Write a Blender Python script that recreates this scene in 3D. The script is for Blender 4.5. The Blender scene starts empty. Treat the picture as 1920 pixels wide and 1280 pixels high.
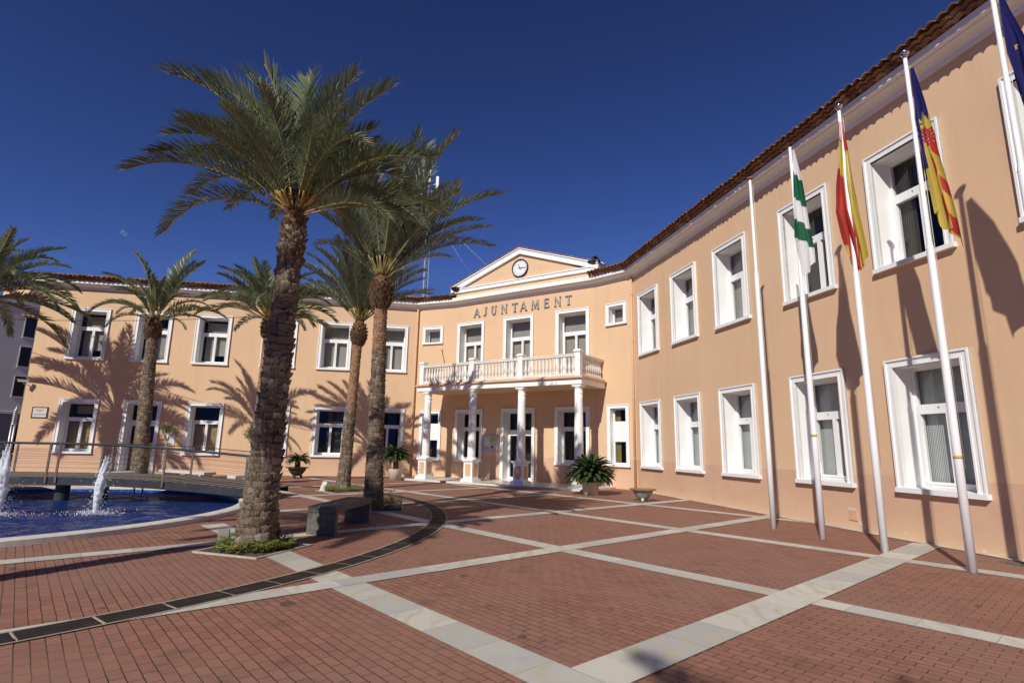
import bpy, math, random
from math import sin, cos, pi, radians, hypot, atan2, sqrt, floor
from mathutils import Vector, Matrix, noise
SC = bpy.context.scene
# ------------------------------------------------------------------ camera
cam_d = bpy.data.cameras.new('camera'); cam = bpy.data.objects.new('camera', cam_d)
SC.collection.objects.link(cam); SC.camera = cam
cam_d.sensor_width = 36; cam_d.lens = 19.25; cam_d.clip_start = 0.05; cam_d.clip_end = 6000
R_ = Vector((0.99982243, -0.00355512, 0.01850582)); U_ = Vector((-0.01884421, -0.18862476, 0.98186842)); F_ = Vector((0, 0.9820428, 0.18865826))
m = Matrix.Identity(4)
for i in range(3):
    m[i][0] = R_[i]; m[i][1] = U_[i]; m[i][2] = -F_[i]
m[0][3], m[1][3], m[2][3] = 0, 0, 1.6
cam.matrix_world = m
# ------------------------------------------------------------------ light
SUN_AZ, SUN_EL = radians(27.0), radians(36.5)      # shadows run toward +x +y
to_sun = Vector((-sin(SUN_AZ)*cos(SUN_EL), -cos(SUN_AZ)*cos(SUN_EL), sin(SUN_EL)))
sd = bpy.data.lights.new('sun', 'SUN'); sd.energy = 4.35; sd.angle = radians(0.53); sd.color = (1.0, 0.95, 0.86)
sun = bpy.data.objects.new('sun', sd); SC.collection.objects.link(sun)
sun.rotation_euler = to_sun.to_track_quat('Z', 'Y').to_euler(); sun.location = to_sun*60
W = bpy.data.worlds.new('World'); SC.world = W; W.use_nodes = True
nt = W.node_tree; nt.nodes.clear()
sky = nt.nodes.new('ShaderNodeTexSky'); sky.sky_type = 'NISHITA'; sky.sun_disc = False
sky.sun_elevation = SUN_EL; sky.sun_rotation = atan2(to_sun.x, to_sun.y)
sky.altitude = 1500; sky.air_density = 1.0; sky.dust_density = 0.0; sky.ozone_density = 4.0
gm = nt.nodes.new('ShaderNodeGamma'); gm.inputs[1].default_value = 1.5
tint = nt.nodes.new('ShaderNodeMixRGB'); tint.blend_type = 'MULTIPLY'; tint.inputs[0].default_value = 1; tint.inputs[2].default_value = (0.70, 0.60, 0.76, 1)
bg = nt.nodes.new('ShaderNodeBackground'); bg.inputs[1].default_value = 0.052
wo = nt.nodes.new('ShaderNodeOutputWorld')
nt.links.new(sky.outputs[0], gm.inputs[0]); lim = nt.nodes.new('ShaderNodeMixRGB'); lim.blend_type = 'DARKEN'; lim.inputs[0].default_value = 1; lim.inputs[2].default_value = (1.6, 4.0, 10.0, 1)   # keeps the glow round the sun from flooding the shade
nt.links.new(gm.outputs[0], lim.inputs[1]); nt.links.new(lim.outputs[0], tint.inputs[1]); nt.links.new(tint.outputs[0], bg.inputs[0]); nt.links.new(bg.outputs[0], wo.inputs[0])
SC.view_settings.view_transform = 'Standard'; SC.view_settings.look = 'None'; SC.view_settings.gamma = 1
SC.view_settings.exposure = 0.0
SC.render.engine = 'CYCLES'
SC.cycles.max_bounces = 6; SC.cycles.transparent_max_bounces = 12
rnd = random.Random(7)

# ------------------------------------------------------------------ materials
def mat(name, col, rough=0.8, spec=0.3, metal=0.0):
    M = bpy.data.materials.new(name); M.use_nodes = True
    b = M.node_tree.nodes['Principled BSDF']
    b.inputs['Base Color'].default_value = (*col, 1); b.inputs['Roughness'].default_value = rough
    b.inputs['Specular IOR Level'].default_value = spec; b.inputs['Metallic'].default_value = metal
    return M
def N(M, t, **kw):
    n = M.node_tree.nodes.new(t)
    for k, v in kw.items(): setattr(n, k, v)
    return n
def LK(M, a, b): M.node_tree.links.new(a, b)
def bsdf(M): return M.node_tree.nodes['Principled BSDF']
def texco(M, kind='Object', scale=(1, 1, 1), rot=0.0):
    t = N(M, 'ShaderNodeTexCoord'); mp = N(M, 'ShaderNodeMapping'); mp.inputs['Scale'].default_value = scale; mp.inputs['Rotation'].default_value = (0, 0, rot)
    LK(M, t.outputs[kind], mp.inputs[0]); return mp.outputs[0]
def noise_n(M, vec, scale, detail=4, rough=0.55):
    n = N(M, 'ShaderNodeTexNoise'); n.inputs['Scale'].default_value = scale; n.inputs['Detail'].default_value = detail; n.inputs['Roughness'].default_value = rough
    LK(M, vec, n.inputs['Vector']); return n.outputs['Fac']
def ramp(M, fac, stops):
    r = N(M, 'ShaderNodeValToRGB'); e = r.color_ramp.elements
    while len(e) < len(stops): e.new(0.5)
    for el, (p_, c) in zip(e, stops): el.position = p_; el.color = (*c, 1) if len(c) == 3 else c
    LK(M, fac, r.inputs[0]); return r.outputs[0]
def mix(M, a, b, fac, mode='MIX'):
    x = N(M, 'ShaderNodeMixRGB'); x.blend_type = mode
    for s, i in ((fac, 0), (a, 1), (b, 2)):
        if hasattr(s, 'is_output') or isinstance(s, bpy.types.NodeSocket): LK(M, s, x.inputs[i])
        elif isinstance(s, (int, float)): x.inputs[i].default_value = s
        else: x.inputs[i].default_value = (*s, 1)
    return x.outputs[0]
def bump(M, h, strength=0.3, dist=0.01, nrm=None):
    b = N(M, 'ShaderNodeBump'); b.inputs['Strength'].default_value = strength; b.inputs['Distance'].default_value = dist
    LK(M, h, b.inputs['Height'])
    if nrm: LK(M, nrm, b.inputs['Normal'])
    return b.outputs[0]
def math_n(M, op, a, b=None, c=None):
    x = N(M, 'ShaderNodeMath'); x.operation = op
    for i, s in enumerate((a, b, c)):
        if s is None: continue
        if isinstance(s, (int, float)): x.inputs[i].default_value = s
        else: LK(M, s, x.inputs[i])
    return x.outputs[0]
def mottled(name, c1, c2, scale=3, rough=0.8, bs=0.2, bd=0.005, bscale=40, spec=0.3, sc=(1, 1, 1), detail=5):
    M = mat(name, c1, rough, spec); v = texco(M, scale=sc)
    f = noise_n(M, v, scale, detail)
    LK(M, ramp(M, f, [(0.3, c1), (0.7, c2)]), bsdf(M).inputs['Base Color'])
    if bs: LK(M, bump(M, noise_n(M, v, bscale, 3), bs, bd), bsdf(M).inputs['Normal'])
    return M

A_ANG = 2.29387                      # direction of the long paver joints and of one family of marble bands
def paver_mat():
    M = mat('red_pavers', (0.2, 0.07, 0.045), 0.75, 0.25)
    v = texco(M, rot=-A_ANG)
    wob = N(M, 'ShaderNodeTexNoise'); wob.inputs['Scale'].default_value = 5; LK(M, v, wob.inputs['Vector'])
    ad = N(M, 'ShaderNodeVectorMath'); ad.operation = 'MULTIPLY_ADD'; ad.inputs[1].default_value = (0.012, 0.012, 0)
    LK(M, wob.outputs['Color'], ad.inputs[0]); LK(M, v, ad.inputs[2]); v2 = ad.outputs[0]
    br = N(M, 'ShaderNodeTexBrick'); br.offset = 0.5
    br.inputs['Scale'].default_value = 1; br.inputs['Brick Width'].default_value = 0.197; br.inputs['Row Height'].default_value = 0.0965
    br.inputs['Mortar Size'].default_value = 0.0042; br.inputs['Mortar Smooth'].default_value = 0.25; br.inputs['Bias'].default_value = -0.1
    br.inputs['Color1'].default_value = (0.315, 0.148, 0.099, 1); br.inputs['Color2'].default_value = (0.25, 0.115, 0.078, 1)
    br.inputs['Mortar'].default_value = (0.12, 0.075, 0.058, 1)
    LK(M, v2, br.inputs['Vector'])
    big = noise_n(M, v, 0.35, 5); med = noise_n(M, v, 2.2, 6, 0.65); fine = noise_n(M, v, 90, 2)
    c = mix(M, br.outputs['Color'], (0.28, 0.16, 0.115), ramp(M, big, [(0.42, (0, 0, 0)), (0.62, (0.55, 0.55, 0.55))]))
    c = mix(M, c, (0.09, 0.055, 0.045), ramp(M, med, [(0.56, (0, 0, 0)), (0.74, (0.6, 0.6, 0.6))]))
    # small dark wet-looking blotches and pale specks
    jm = ramp(M, noise_n(M, v, 0.9, 5, 0.65), [(0.38, (0.15, 0.15, 0.15)), (0.62, (1, 1, 1))]); c = mix(M, c, (0.022, 0.015, 0.012), math_n(M, 'MULTIPLY', br.outputs['Fac'], jm))
    sp = noise_n(M, v, 3.3, 2, 0.4); c = mix(M, c, (0.075, 0.05, 0.042), ramp(M, sp, [(0.70, (0, 0, 0)), (0.73, (0.65, 0.65, 0.65))]))
    vo = N(M, 'ShaderNodeTexVoronoi'); vo.inputs['Scale'].default_value = 3.1; LK(M, v, vo.inputs['Vector'])
    c = mix(M, c, (0.5, 0.42, 0.36), ramp(M, vo.outputs['Distance'], [(0.022, (0.8, 0.8, 0.8)), (0.03, (0, 0, 0))]))
    c = mix(M, c, (0.5, 0.5, 0.5), math_n(M, 'MULTIPLY', fine, 0.16), 'OVERLAY')
    LK(M, c, bsdf(M).inputs['Base Color'])
    h = math_n(M, 'ADD', math_n(M, 'MULTIPLY', br.outputs['Fac'], -1.0), math_n(M, 'MULTIPLY', fine, 0.25))
    # every paver sits at a slightly different height
    LK(M, bump(M, h, 0.6, 0.006), bsdf(M).inputs['Normal'])
    return M
def marble_mat(name='band_marble', joint=0.6):
    M = mat(name, (0.6, 0.58, 0.52), 0.5, 0.4)
    t = N(M, 'ShaderNodeTexCoord'); uv = t.outputs['UV']; ob = t.outputs['Object']
    br = N(M, 'ShaderNodeTexBrick'); br.offset = 0.0; br.inputs['Scale'].default_value = 1
    br.inputs['Brick Width'].default_value = joint; br.inputs['Row Height'].default_value = 10; br.inputs['Mortar Size'].default_value = 0.0035
    br.inputs['Color1'].default_value = (0.60, 0.57, 0.48, 1); br.inputs['Color2'].default_value = (0.41, 0.40, 0.37, 1); br.inputs['Mortar'].default_value = (0.24, 0.21, 0.18, 1)
    LK(M, uv, br.inputs['Vector'])
    wv = N(M, 'ShaderNodeTexWave'); wv.inputs['Scale'].default_value = 1.3; wv.inputs['Distortion'].default_value = 9; wv.inputs['Detail'].default_value = 4; wv.inputs['Detail Scale'].default_value = 1.4
    LK(M, ob, wv.inputs['Vector'])
    n1 = noise_n(M, ob, 0.9, 5)
    c = mix(M, br.outputs['Color'], (0.50, 0.42, 0.28), math_n(M, 'MULTIPLY', ramp(M, wv.outputs['Fac'], [(0.6, (0, 0, 0)), (1, (1, 1, 1))]), ramp(M, n1, [(0.42, (0, 0, 0)), (0.58, (0.9, 0.9, 0.9))])))
    c = mix(M, c, (0.36, 0.37, 0.38), ramp(M, noise_n(M, ob, 1.7, 6, 0.7), [(0.52, (0, 0, 0)), (0.75, (0.7, 0.7, 0.7))]))
    LK(M, c, bsdf(M).inputs['Base Color']); LK(M, ramp(M, noise_n(M, ob, 6), [(0.3, (0.4, 0.4, 0.4)), (0.7, (0.65, 0.65, 0.65))]), bsdf(M).inputs['Roughness'])
    return M
def stucco_mat():
    M = mat('peach_stucco', (0.6, 0.4, 0.24), 0.9, 0.15); v = texco(M)
    geo = N(M, 'ShaderNodeNewGeometry'); sx = N(M, 'ShaderNodeSeparateXYZ'); LK(M, geo.outputs['Position'], sx.inputs[0]); z = sx.outputs[2]
    c = ramp(M, noise_n(M, v, 0.5, 6), [(0.3, (0.675, 0.458, 0.285)), (0.7, (0.72, 0.500, 0.318))])
    # vertical rain streaks
    v2 = texco(M, scale=(3, 3, 0.25)); c = mix(M, c, (0.56, 0.40, 0.26), ramp(M, noise_n(M, v2, 1.2, 6, 0.65), [(0.52, (0, 0, 0)), (0.8, (0.5, 0.5, 0.5))]))
    # painted darker plinth up to 1.17 m, scuffed toward the ground
    wz = math_n(M, 'ADD', z, 0.0)
    isd = math_n(M, 'LESS_THAN', wz, 1.17)
    dn = noise_n(M, v, 1.3, 6, 0.6)
    dc = ramp(M, dn, [(0.3, (0.59, 0.375, 0.258)), (0.7, (0.655, 0.425, 0.29))])
    low = math_n(M, 'MULTIPLY', math_n(M, 'SUBTRACT', 1.0, math_n(M, 'MINIMUM', math_n(M, 'MULTIPLY', z, 1.25), 1.0)), math_n(M, 'ADD', dn, 0.35))
    dc = mix(M, dc, (0.70, 0.475, 0.30), low)
    c = mix(M, c, dc, isd)
    patch = ramp(M, noise_n(M, v, 7, 2, 0.3), [(0.735, (0, 0, 0)), (0.745, (1, 1, 1))])
    c = mix(M, c, (0.66, 0.6, 0.52), math_n(M, 'MULTIPLY', patch, math_n(M, 'LESS_THAN', z, 0.5)))
    LK(M, c, bsdf(M).inputs['Base Color'])
    LK(M, bump(M, math_n(M, 'ADD', noise_n(M, v, 55, 4), math_n(M, 'MULTIPLY', noise_n(M, v, 2.0, 3), 1.5)), 0.35, 0.006), bsdf(M).inputs['Normal'])
    return M
M_pav = paver_mat(); M_mar = marble_mat(); M_stu = stucco_mat()
M_white = mottled('white_paint', (0.80, 0.80, 0.78), (0.86, 0.86, 0.85), 1.5, 0.6, 0.1, 0.003, 30)
M_whiteold = mottled('weathered_white_paint', (0.72, 0.68, 0.60), (0.84, 0.82, 0.77), 4, 0.65, 0.2, 0.004, 40)
M_sash = mottled('white_lacquered_aluminium', (0.80, 0.81, 0.81), (0.84, 0.84, 0.84), 2, 0.35, 0.0, spec=0.5)
M_peachsoff = mottled('peach_soffit', (0.67, 0.455, 0.28), (0.71, 0.495, 0.31), 1.5, 0.9, 0.2, 0.004, 50)
M_tan = mottled('tan_moulding', (0.60, 0.38, 0.22), (0.66, 0.43, 0.26), 2, 0.85, 0.1, 0.004, 40)
def tile_mat():
    M = mat('terracotta_tiles', (0.4, 0.2, 0.1), 0.85, 0.2); v = texco(M)
    vo = N(M, 'ShaderNodeTexVoronoi'); vo.inputs['Scale'].default_value = 4.2; LK(M, v, vo.inputs['Vector'])
    c = ramp(M, N_sep(M, vo.outputs['Color']), [(0.0, (0.16, 0.085, 0.05)), (0.35, (0.29, 0.15, 0.085)), (0.7, (0.21, 0.11, 0.06)), (1.0, (0.40, 0.26, 0.16))])
    c = mix(M, c, (0.10, 0.075, 0.05), ramp(M, noise_n(M, v, 2.6, 6, 0.7), [(0.48, (0, 0, 0)), (0.7, (0.75, 0.75, 0.75))]))
    c = mix(M, c, (0.55, 0.45, 0.3), ramp(M, noise_n(M, v, 9, 4, 0.7), [(0.62, (0, 0, 0)), (0.75, (0.5, 0.5, 0.5))]))
    LK(M, c, bsdf(M).inputs['Base Color']); LK(M, bump(M, noise_n(M, v, 30), 0.4, 0.006), bsdf(M).inputs['Normal'])
    return M
def N_sep(M, col):
    s = N(M, 'ShaderNodeSeparateColor'); LK(M, col, s.inputs[0]); return s.outputs[0]
M_tile = tile_mat()
def glass_mat(name='window_glass', tintc=(0.80, 0.82, 0.82), blend=0.0):
    M = bpy.data.materials.new(name); M.use_nodes = True; T = M.node_tree; T.nodes.clear()
    o = T.nodes.new('ShaderNodeOutputMaterial'); mx = T.nodes.new('ShaderNodeMixShader'); tr = T.nodes.new('ShaderNodeBsdfTransparent'); gl = T.nodes.new('ShaderNodeBsdfGlossy'); lw = T.nodes.new('ShaderNodeLayerWeight'); pw = T.nodes.new('ShaderNodeMath'); pw.operation = 'POWER'; pw.inputs[1].default_value = 4; fr = T.nodes.new('ShaderNodeMath'); fr.operation = 'MULTIPLY_ADD'; fr.inputs[1].default_value = 0.9; fr.inputs[2].default_value = 0.035
    lw.inputs[0].default_value = 0.5; T.links.new(lw.outputs['Facing'], pw.inputs[0]); T.links.new(pw.outputs[0], fr.inputs[0])
    tr.inputs[0].default_value = (*tintc, 1); gl.inputs['Roughness'].default_value = 0.015; gl.inputs[0].default_value = (0.9, 0.95, 1, 1)
    T.links.new(fr.outputs[0], mx.inputs[0]); T.links.new(tr.outputs[0], mx.inputs[1]); T.links.new(gl.outputs[0], mx.inputs[2]); T.links.new(mx.outputs[0], o.inputs[0])
    return M
M_glass = glass_mat()
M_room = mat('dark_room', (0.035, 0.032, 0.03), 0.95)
def blind_mat(name, c, stripes=9.0, soft=0.25):
    M = mat(name, c, 0.9, 0.1)
    t = N(M, 'ShaderNodeTexCoord'); w = N(M, 'ShaderNodeTexWave'); w.inputs['Scale'].default_value = stripes; w.inputs['Distortion'].default_value = 0.3
    LK(M, t.outputs['UV'], w.inputs['Vector'])
    LK(M, ramp(M, w.outputs['Fac'], [(0, tuple(x*(1-soft) for x in c)), (1, c)]), bsdf(M).inputs['Base Color'])
    LK(M, bump(M, w.outputs['Fac'], 0.6, 0.02), bsdf(M).inputs['Normal'])
    return M
M_vblind = blind_mat('vertical_slat_blind', (0.66, 0.68, 0.66))
M_roller = blind_mat('roller_blind', (0.40, 0.37, 0.33), 0.5, 0.04)
M_paper = mottled('brown_packing_paper', (0.34, 0.22, 0.10), (0.44, 0.30, 0.15), 3, 0.8, 0.8, 0.03, 4)
M_dcurt = blind_mat('dark_curtain', (0.10, 0.085, 0.07), 7, 0.4)
M_ycurt = blind_mat('mustard_curtain', (0.35, 0.26, 0.07), 5, 0.4)
M_poster = mottled('paper_notices', (0.55, 0.55, 0.5), (0.75, 0.75, 0.7), 12, 0.6, 0)
M_steel = mat('brushed_steel', (0.50, 0.50, 0.50), 0.5, 0.5, 1.0)
M_dsteel = mottled('dark_bridge_steel', (0.022, 0.024, 0.03), (0.04, 0.044, 0.054), 3, 0.65, 0.05, spec=0.3)
M_rust = mottled('rusty_steel_post', (0.10, 0.07, 0.055), (0.17, 0.12, 0.10), 8, 0.6, 0.2)
M_pole = mottled('white_enamel_pole', (0.80, 0.81, 0.82), (0.85, 0.86, 0.87), 2, 0.35, 0, spec=0.5)
M_black = mat('black_plastic', (0.02, 0.02, 0.022), 0.4, 0.5)
M_chrome = mat('chrome_finial', (0.6, 0.6, 0.62), 0.12, 0.5, 1.0)
M_zinc = mottled('grey_zinc_letters', (0.27, 0.26, 0.26), (0.34, 0.33, 0.33), 4, 0.45, 0.1, spec=0.5)
M_granite = mottled('dark_granite', (0.085, 0.083, 0.065), (0.165, 0.16, 0.13), 14, 0.7, 0.2, 0.003, 80)
M_limestone = mottled('pale_limestone', (0.55, 0.52, 0.45), (0.68, 0.65, 0.58), 6, 0.75, 0.2, 0.004, 50)
M_edge = mottled('weathered_bed_edging', (0.36, 0.33, 0.28), (0.50, 0.46, 0.40), 6, 0.8, 0.2)
M_greyst = mottled('shade_grey_limestone', (0.22, 0.20, 0.17), (0.34, 0.31, 0.27), 9, 0.85, 0.3)  # darker copy of the limestone, with the palm's shade put into its colour
M_deck = mottled('grey_timber_deck', (0.16, 0.13, 0.11), (0.24, 0.20, 0.17), 6, 0.85, 0.3, 0.004, 40)
M_soil = mottled('planting_soil', (0.06, 0.04, 0.025), (0.14, 0.09, 0.06), 12, 0.95, 0.8, 0.02, 25)
M_street = mottled('asphalt', (0.05, 0.05, 0.05), (0.07, 0.068, 0.065), 5, 0.9, 0.3, 0.004, 60)
M_terrapot = mottled('rust_brown_clay', (0.24, 0.12, 0.07), (0.33, 0.18, 0.11), 7, 0.8, 0.2)
M_stonepot = mottled('mossy_grey_stoneware', (0.20, 0.20, 0.17), (0.33, 0.33, 0.29), 9, 0.8, 0.4, 0.006, 30)
M_creampot = mottled('cream_concrete_pot', (0.60, 0.54, 0.40), (0.70, 0.64, 0.50), 3, 0.8, 0.3, 0.004, 40)
M_greenpot = mottled('dark_green_glazed_pot', (0.025, 0.035, 0.03), (0.04, 0.055, 0.045), 4, 0.35, 0.1, spec=0.5)
M_apart = mottled('grey_white_render', (0.60, 0.59, 0.55), (0.66, 0.65, 0.61), 0.6, 0.9, 0.2)
M_apartlow = mottled('grey_concrete_base', (0.20, 0.20, 0.21), (0.25, 0.25, 0.26), 0.6, 0.9, 0.2)
def leaf_mat(name, c1, c2, rough=0.42, spec=0.45, trans=0.12):
    M = mat(name, c1, rough, spec); v = texco(M)
    LK(M, ramp(M, noise_n(M, v, 1.1, 3), [(0.3, c1), (0.7, c2)]), bsdf(M).inputs['Base Color'])
    b = bsdf(M); out = M.node_tree.nodes['Material Output']; tl = N(M, 'ShaderNodeBsdfTranslucent'); ms = N(M, 'ShaderNodeMixShader'); ms.inputs[0].default_value = trans
    tl.inputs[0].default_value = (*[min(1, x*1.6) for x in c2], 1)
    LK(M, b.outputs[0], ms.inputs[1]); LK(M, tl.outputs[0], ms.inputs[2]); LK(M, ms.outputs[0], out.inputs[0])
    return M
M_leaf = leaf_mat('date_palm_leaflets', (0.115, 0.15, 0.066), (0.185, 0.215, 0.12))
M_leafb = leaf_mat('blue_grey_palm_leaflets', (0.115, 0.145, 0.088), (0.165, 0.195, 0.125))
M_leafdry = leaf_mat('drying_palm_leaflets', (0.23, 0.17, 0.08), (0.30, 0.24, 0.12))
M_rach = mottled('yellow_green_rachis', (0.28, 0.24, 0.085), (0.36, 0.30, 0.11), 3, 0.5, 0)
M_petiole = mottled('orange_tan_petiole', (0.33, 0.19, 0.055), (0.40, 0.26, 0.085), 3, 0.55, 0.1)
M_cyc = leaf_mat('cycad_leaflets', (0.022, 0.052, 0.016), (0.045, 0.085, 0.028), 0.35, 0.5, 0.06)
M_trunk = mottled('grey_brown_palm_bark', (0.175, 0.13, 0.09), (0.34, 0.27, 0.19), 5, 0.95, 0.7, 0.012, 28, sc=(1, 1, 1.6))
M_trunk2 = mottled('pale_grey_palm_bark', (0.24, 0.19, 0.14), (0.42, 0.35, 0.26), 6, 0.95, 0.8, 0.012, 30)
M_crev = mottled('shade_dark_trunk_core', (0.05, 0.035, 0.025), (0.10, 0.07, 0.05), 9, 0.95, 0.6)  # trunk core coloured dark so the crevices between bark plates look shaded
def bark(name, c1, c2, c3):
    M = mat(name, c1, 0.95, 0.15); v = texco(M); vs = texco(M, scale=(16, 16, 2.2)); vh = texco(M, scale=(3, 3, 22))
    c = ramp(M, noise_n(M, v, 5, 6, 0.65), [(0.3, c1), (0.7, c2)])
    st = noise_n(M, vs, 1.0, 5, 0.7); hz = noise_n(M, vh, 1.0, 4, 0.6)
    c = mix(M, c, c3, ramp(M, st, [(0.36, (0.9, 0.9, 0.9)), (0.46, (0, 0, 0))])); c = mix(M, c, c3, ramp(M, hz, [(0.34, (0.6, 0.6, 0.6)), (0.45, (0, 0, 0))]))
    LK(M, c, bsdf(M).inputs['Base Color'])
    h = math_n(M, 'ADD', math_n(M, 'ADD', math_n(M, 'MULTIPLY', st, 1.2), hz), math_n(M, 'MULTIPLY', noise_n(M, v, 40, 3), 0.6))
    LK(M, bump(M, h, 1.0, 0.03), bsdf(M).inputs['Normal']); return M
M_trunk = bark('grey_brown_palm_bark', (0.135, 0.10, 0.07), (0.27, 0.21, 0.15), (0.05, 0.036, 0.026))
M_trunk2 = bark('pale_grey_palm_bark', (0.22, 0.175, 0.125), (0.38, 0.31, 0.235), (0.055, 0.04, 0.03))
M_trunkred = mottled('reddish_palm_bark', (0.22, 0.12, 0.065), (0.38, 0.235, 0.14), 7, 0.9, 0.7, 0.012, 28)
M_boot = mottled('brown_leaf_boots', (0.075, 0.045, 0.025), (0.20, 0.12, 0.065), 9, 0.95, 0.6, 0.01, 30)
M_cover = leaf_mat('bed_leaves', (0.10, 0.17, 0.028), (0.24, 0.30, 0.07), 0.5, 0.3, 0.2)
M_coverred = leaf_mat('yellowed_bed_leaves', (0.30, 0.24, 0.05), (0.36, 0.18, 0.06), 0.5, 0.3, 0.2)
M_ficus = leaf_mat('ficus_leaves', (0.07, 0.14, 0.02), (0.14, 0.22, 0.045), 0.35, 0.5, 0.15)
M_barkw = mottled('pale_braided_bark', (0.40, 0.36, 0.30), (0.55, 0.51, 0.44), 9, 0.8, 0.2)

# ------------------------------------------------------------------ mesh builder
class MB:
    def __init__(s): s.v = []; s.f = []; s.m = []; s.uv = {}; s.sm = []
    def add(s, vs, fs, mi=0, smooth=False):
        o = len(s.v); s.v += [tuple(x) for x in vs]
        for f in fs: s.f.append([o+i for i in f]); s.m.append(mi); s.sm.append(smooth)
        return s
    def quad(s, a, b, c, d, mi=0, uv=None):
        s.add([a, b, c, d], [(0, 1, 2, 3)], mi)
        if uv: s.uv[len(s.f)-1] = uv
        return s
    def box(s, c, ax, ay, az, mi=0):       # centre, half-axis vectors
        c, ax, ay, az = map(Vector, (c, ax, ay, az)); vs = []
        for i in (-1, 1):
            for j in (-1, 1):
                for k in (-1, 1): vs.append(c+ax*i+ay*j+az*k)
        s.add(vs, [(0, 1, 3, 2), (4, 6, 7, 5), (0, 4, 5, 1), (2, 3, 7, 6), (0, 2, 6, 4), (1, 5, 7, 3)], mi); return s
    def bx(s, x0, x1, y0, y1, z0, z1, mi=0):
        return s.box(((x0+x1)/2, (y0+y1)/2, (z0+z1)/2), ((x1-x0)/2, 0, 0), (0, (y1-y0)/2, 0), (0, 0, (z1-z0)/2), mi)
    def tube(s, pts, rs, n=8, mi=0, cap=True, smooth=True):
        pts = [Vector(q) for q in pts]
        if not isinstance(rs, (list, tuple)): rs = [rs]*len(pts)
        up = None; vs = []
        for i, q in enumerate(pts):
            d = (pts[min(i+1, len(pts)-1)]-pts[max(i-1, 0)]); d = d.normalized() if d.length else Vector((0, 0, 1))
            if up is None: up = Vector((0, 0, 1)) if abs(d.z) < 0.9 else Vector((1, 0, 0))
            x = up.cross(d).normalized(); y = d.cross(x); up = y
            for k in range(n):
                t = 2*pi*k/n; vs.append(q+x*cos(t)*rs[i]+y*sin(t)*rs[i])
        fs = [(i*n+k, i*n+(k+1) % n, (i+1)*n+(k+1) % n, (i+1)*n+k) for i in range(len(pts)-1) for k in range(n)]
        if cap: fs += [tuple(range(n-1, -1, -1)), tuple((len(pts)-1)*n+k for k in range(n))]
        s.add(vs, fs, mi, smooth); return s
    def lathe(s, c, prof, n=24, mi=0, smooth=True):
        c = Vector(c); vs = [c+Vector((r*cos(2*pi*k/n), r*sin(2*pi*k/n), z)) for r, z in prof for k in range(n)]
        fs = [(i*n+k, i*n+(k+1) % n, (i+1)*n+(k+1) % n, (i+1)*n+k) for i in range(len(prof)-1) for k in range(n)]
        s.add(vs, fs, mi, smooth); return s
    def grid(s, rows, mi=0, smooth=True, flip=False):
        n = len(rows[0]); vs = [q for r in rows for q in r]
        fs = [(i*n+j, i*n+j+1, (i+1)*n+j+1, (i+1)*n+j) for i in range(len(rows)-1) for j in range(n-1)]
        if flip: fs = [f[::-1] for f in fs]
        s.add(vs, fs, mi, smooth); return s
def off_of(o):
    v = Vector((0, 0, 0))
    while o: v += o.location; o = o.parent
    return v
def obj(name, mb, mats, parent=None, org=None, local=False):
    if not isinstance(mats, (list, tuple)): mats = [mats]
    base = off_of(parent) if parent else Vector((0, 0, 0))
    loc = Vector((0, 0, 0))
    if org is not None: loc = Vector(org)-base
    sh = Vector((0, 0, 0)) if local else base+loc
    me = bpy.data.meshes.new(name); me.from_pydata([(x-sh.x, y-sh.y, z-sh.z) for x, y, z in mb.v], [], mb.f)
    for M in mats: me.materials.append(M)
    me.polygons.foreach_set('material_index', mb.m); me.polygons.foreach_set('use_smooth', mb.sm)
    if mb.uv:
        ul = me.uv_layers.new(name='UVMap')
        for fi, uv in mb.uv.items():
            pl = me.polygons[fi]
            for k, li in enumerate(pl.loop_indices): ul.data[li].uv = uv[k]
    me.update()
    o = bpy.data.objects.new(name, me); SC.collection.objects.link(o)
    o.location = loc
    if parent: o.parent = parent
    return o
def tag(o, label=None, cat=None, group=None, kind=None):
    if label: o['label'] = label
    if cat: o['category'] = cat
    if group: o['group'] = group
    if kind: o['kind'] = kind
    return o
def thing(name, loc, label, cat, group=None):
    o = bpy.data.objects.new(name, None); SC.collection.objects.link(o); o.location = loc; o.empty_display_size = 0.2
    return tag(o, label, cat, group)
def dup(root, loc, label, rotz=None):
    r = root.copy(); SC.collection.objects.link(r); r.location = loc; r['label'] = label
    if rotz is not None: r.rotation_euler = (0, 0, rotz)
    for ch in list(root.children):
        c = ch.copy(); SC.collection.objects.link(c); c.parent = r
        for g in list(ch.children):
            d = g.copy(); SC.collection.objects.link(d); d.parent = c
    return r
# ------------------------------------------------------------------ ground
PC = (-12.4, 12.4); PR = 5.92                     # round pool
g = MB(); n = 128
rows = []
for r in (PR+0.1, 14, 30, 70, 160, 900):
    rows.append([(PC[0]+r*cos(2*pi*k/n), PC[1]+r*sin(2*pi*k/n), 0) for k in range(n+1)])
g.grid(rows, smooth=False, flip=True); tag(obj('plaza_paving', g, M_pav), kind='structure')
g = MB(); g.bx(-75, -26.5, 14, 60, -0.3, 0.004); tag(obj('street', g, M_street), kind='structure')
g = MB(); g.bx(-26.5, -26.2, 14, 60, -0.3, 0.05); tag(obj('street_kerb', g, M_limestone), kind='structure')
Ad = Vector((cos(A_ANG), sin(A_ANG), 0)); Bd = Vector((-sin(A_ANG), cos(A_ANG), 0))
def AB(a, b, z=0.0): return Ad*a+Bd*b+Vector((0, 0, z))
pcA, pcB = 17.502, 1.092
bands = MB()
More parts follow.
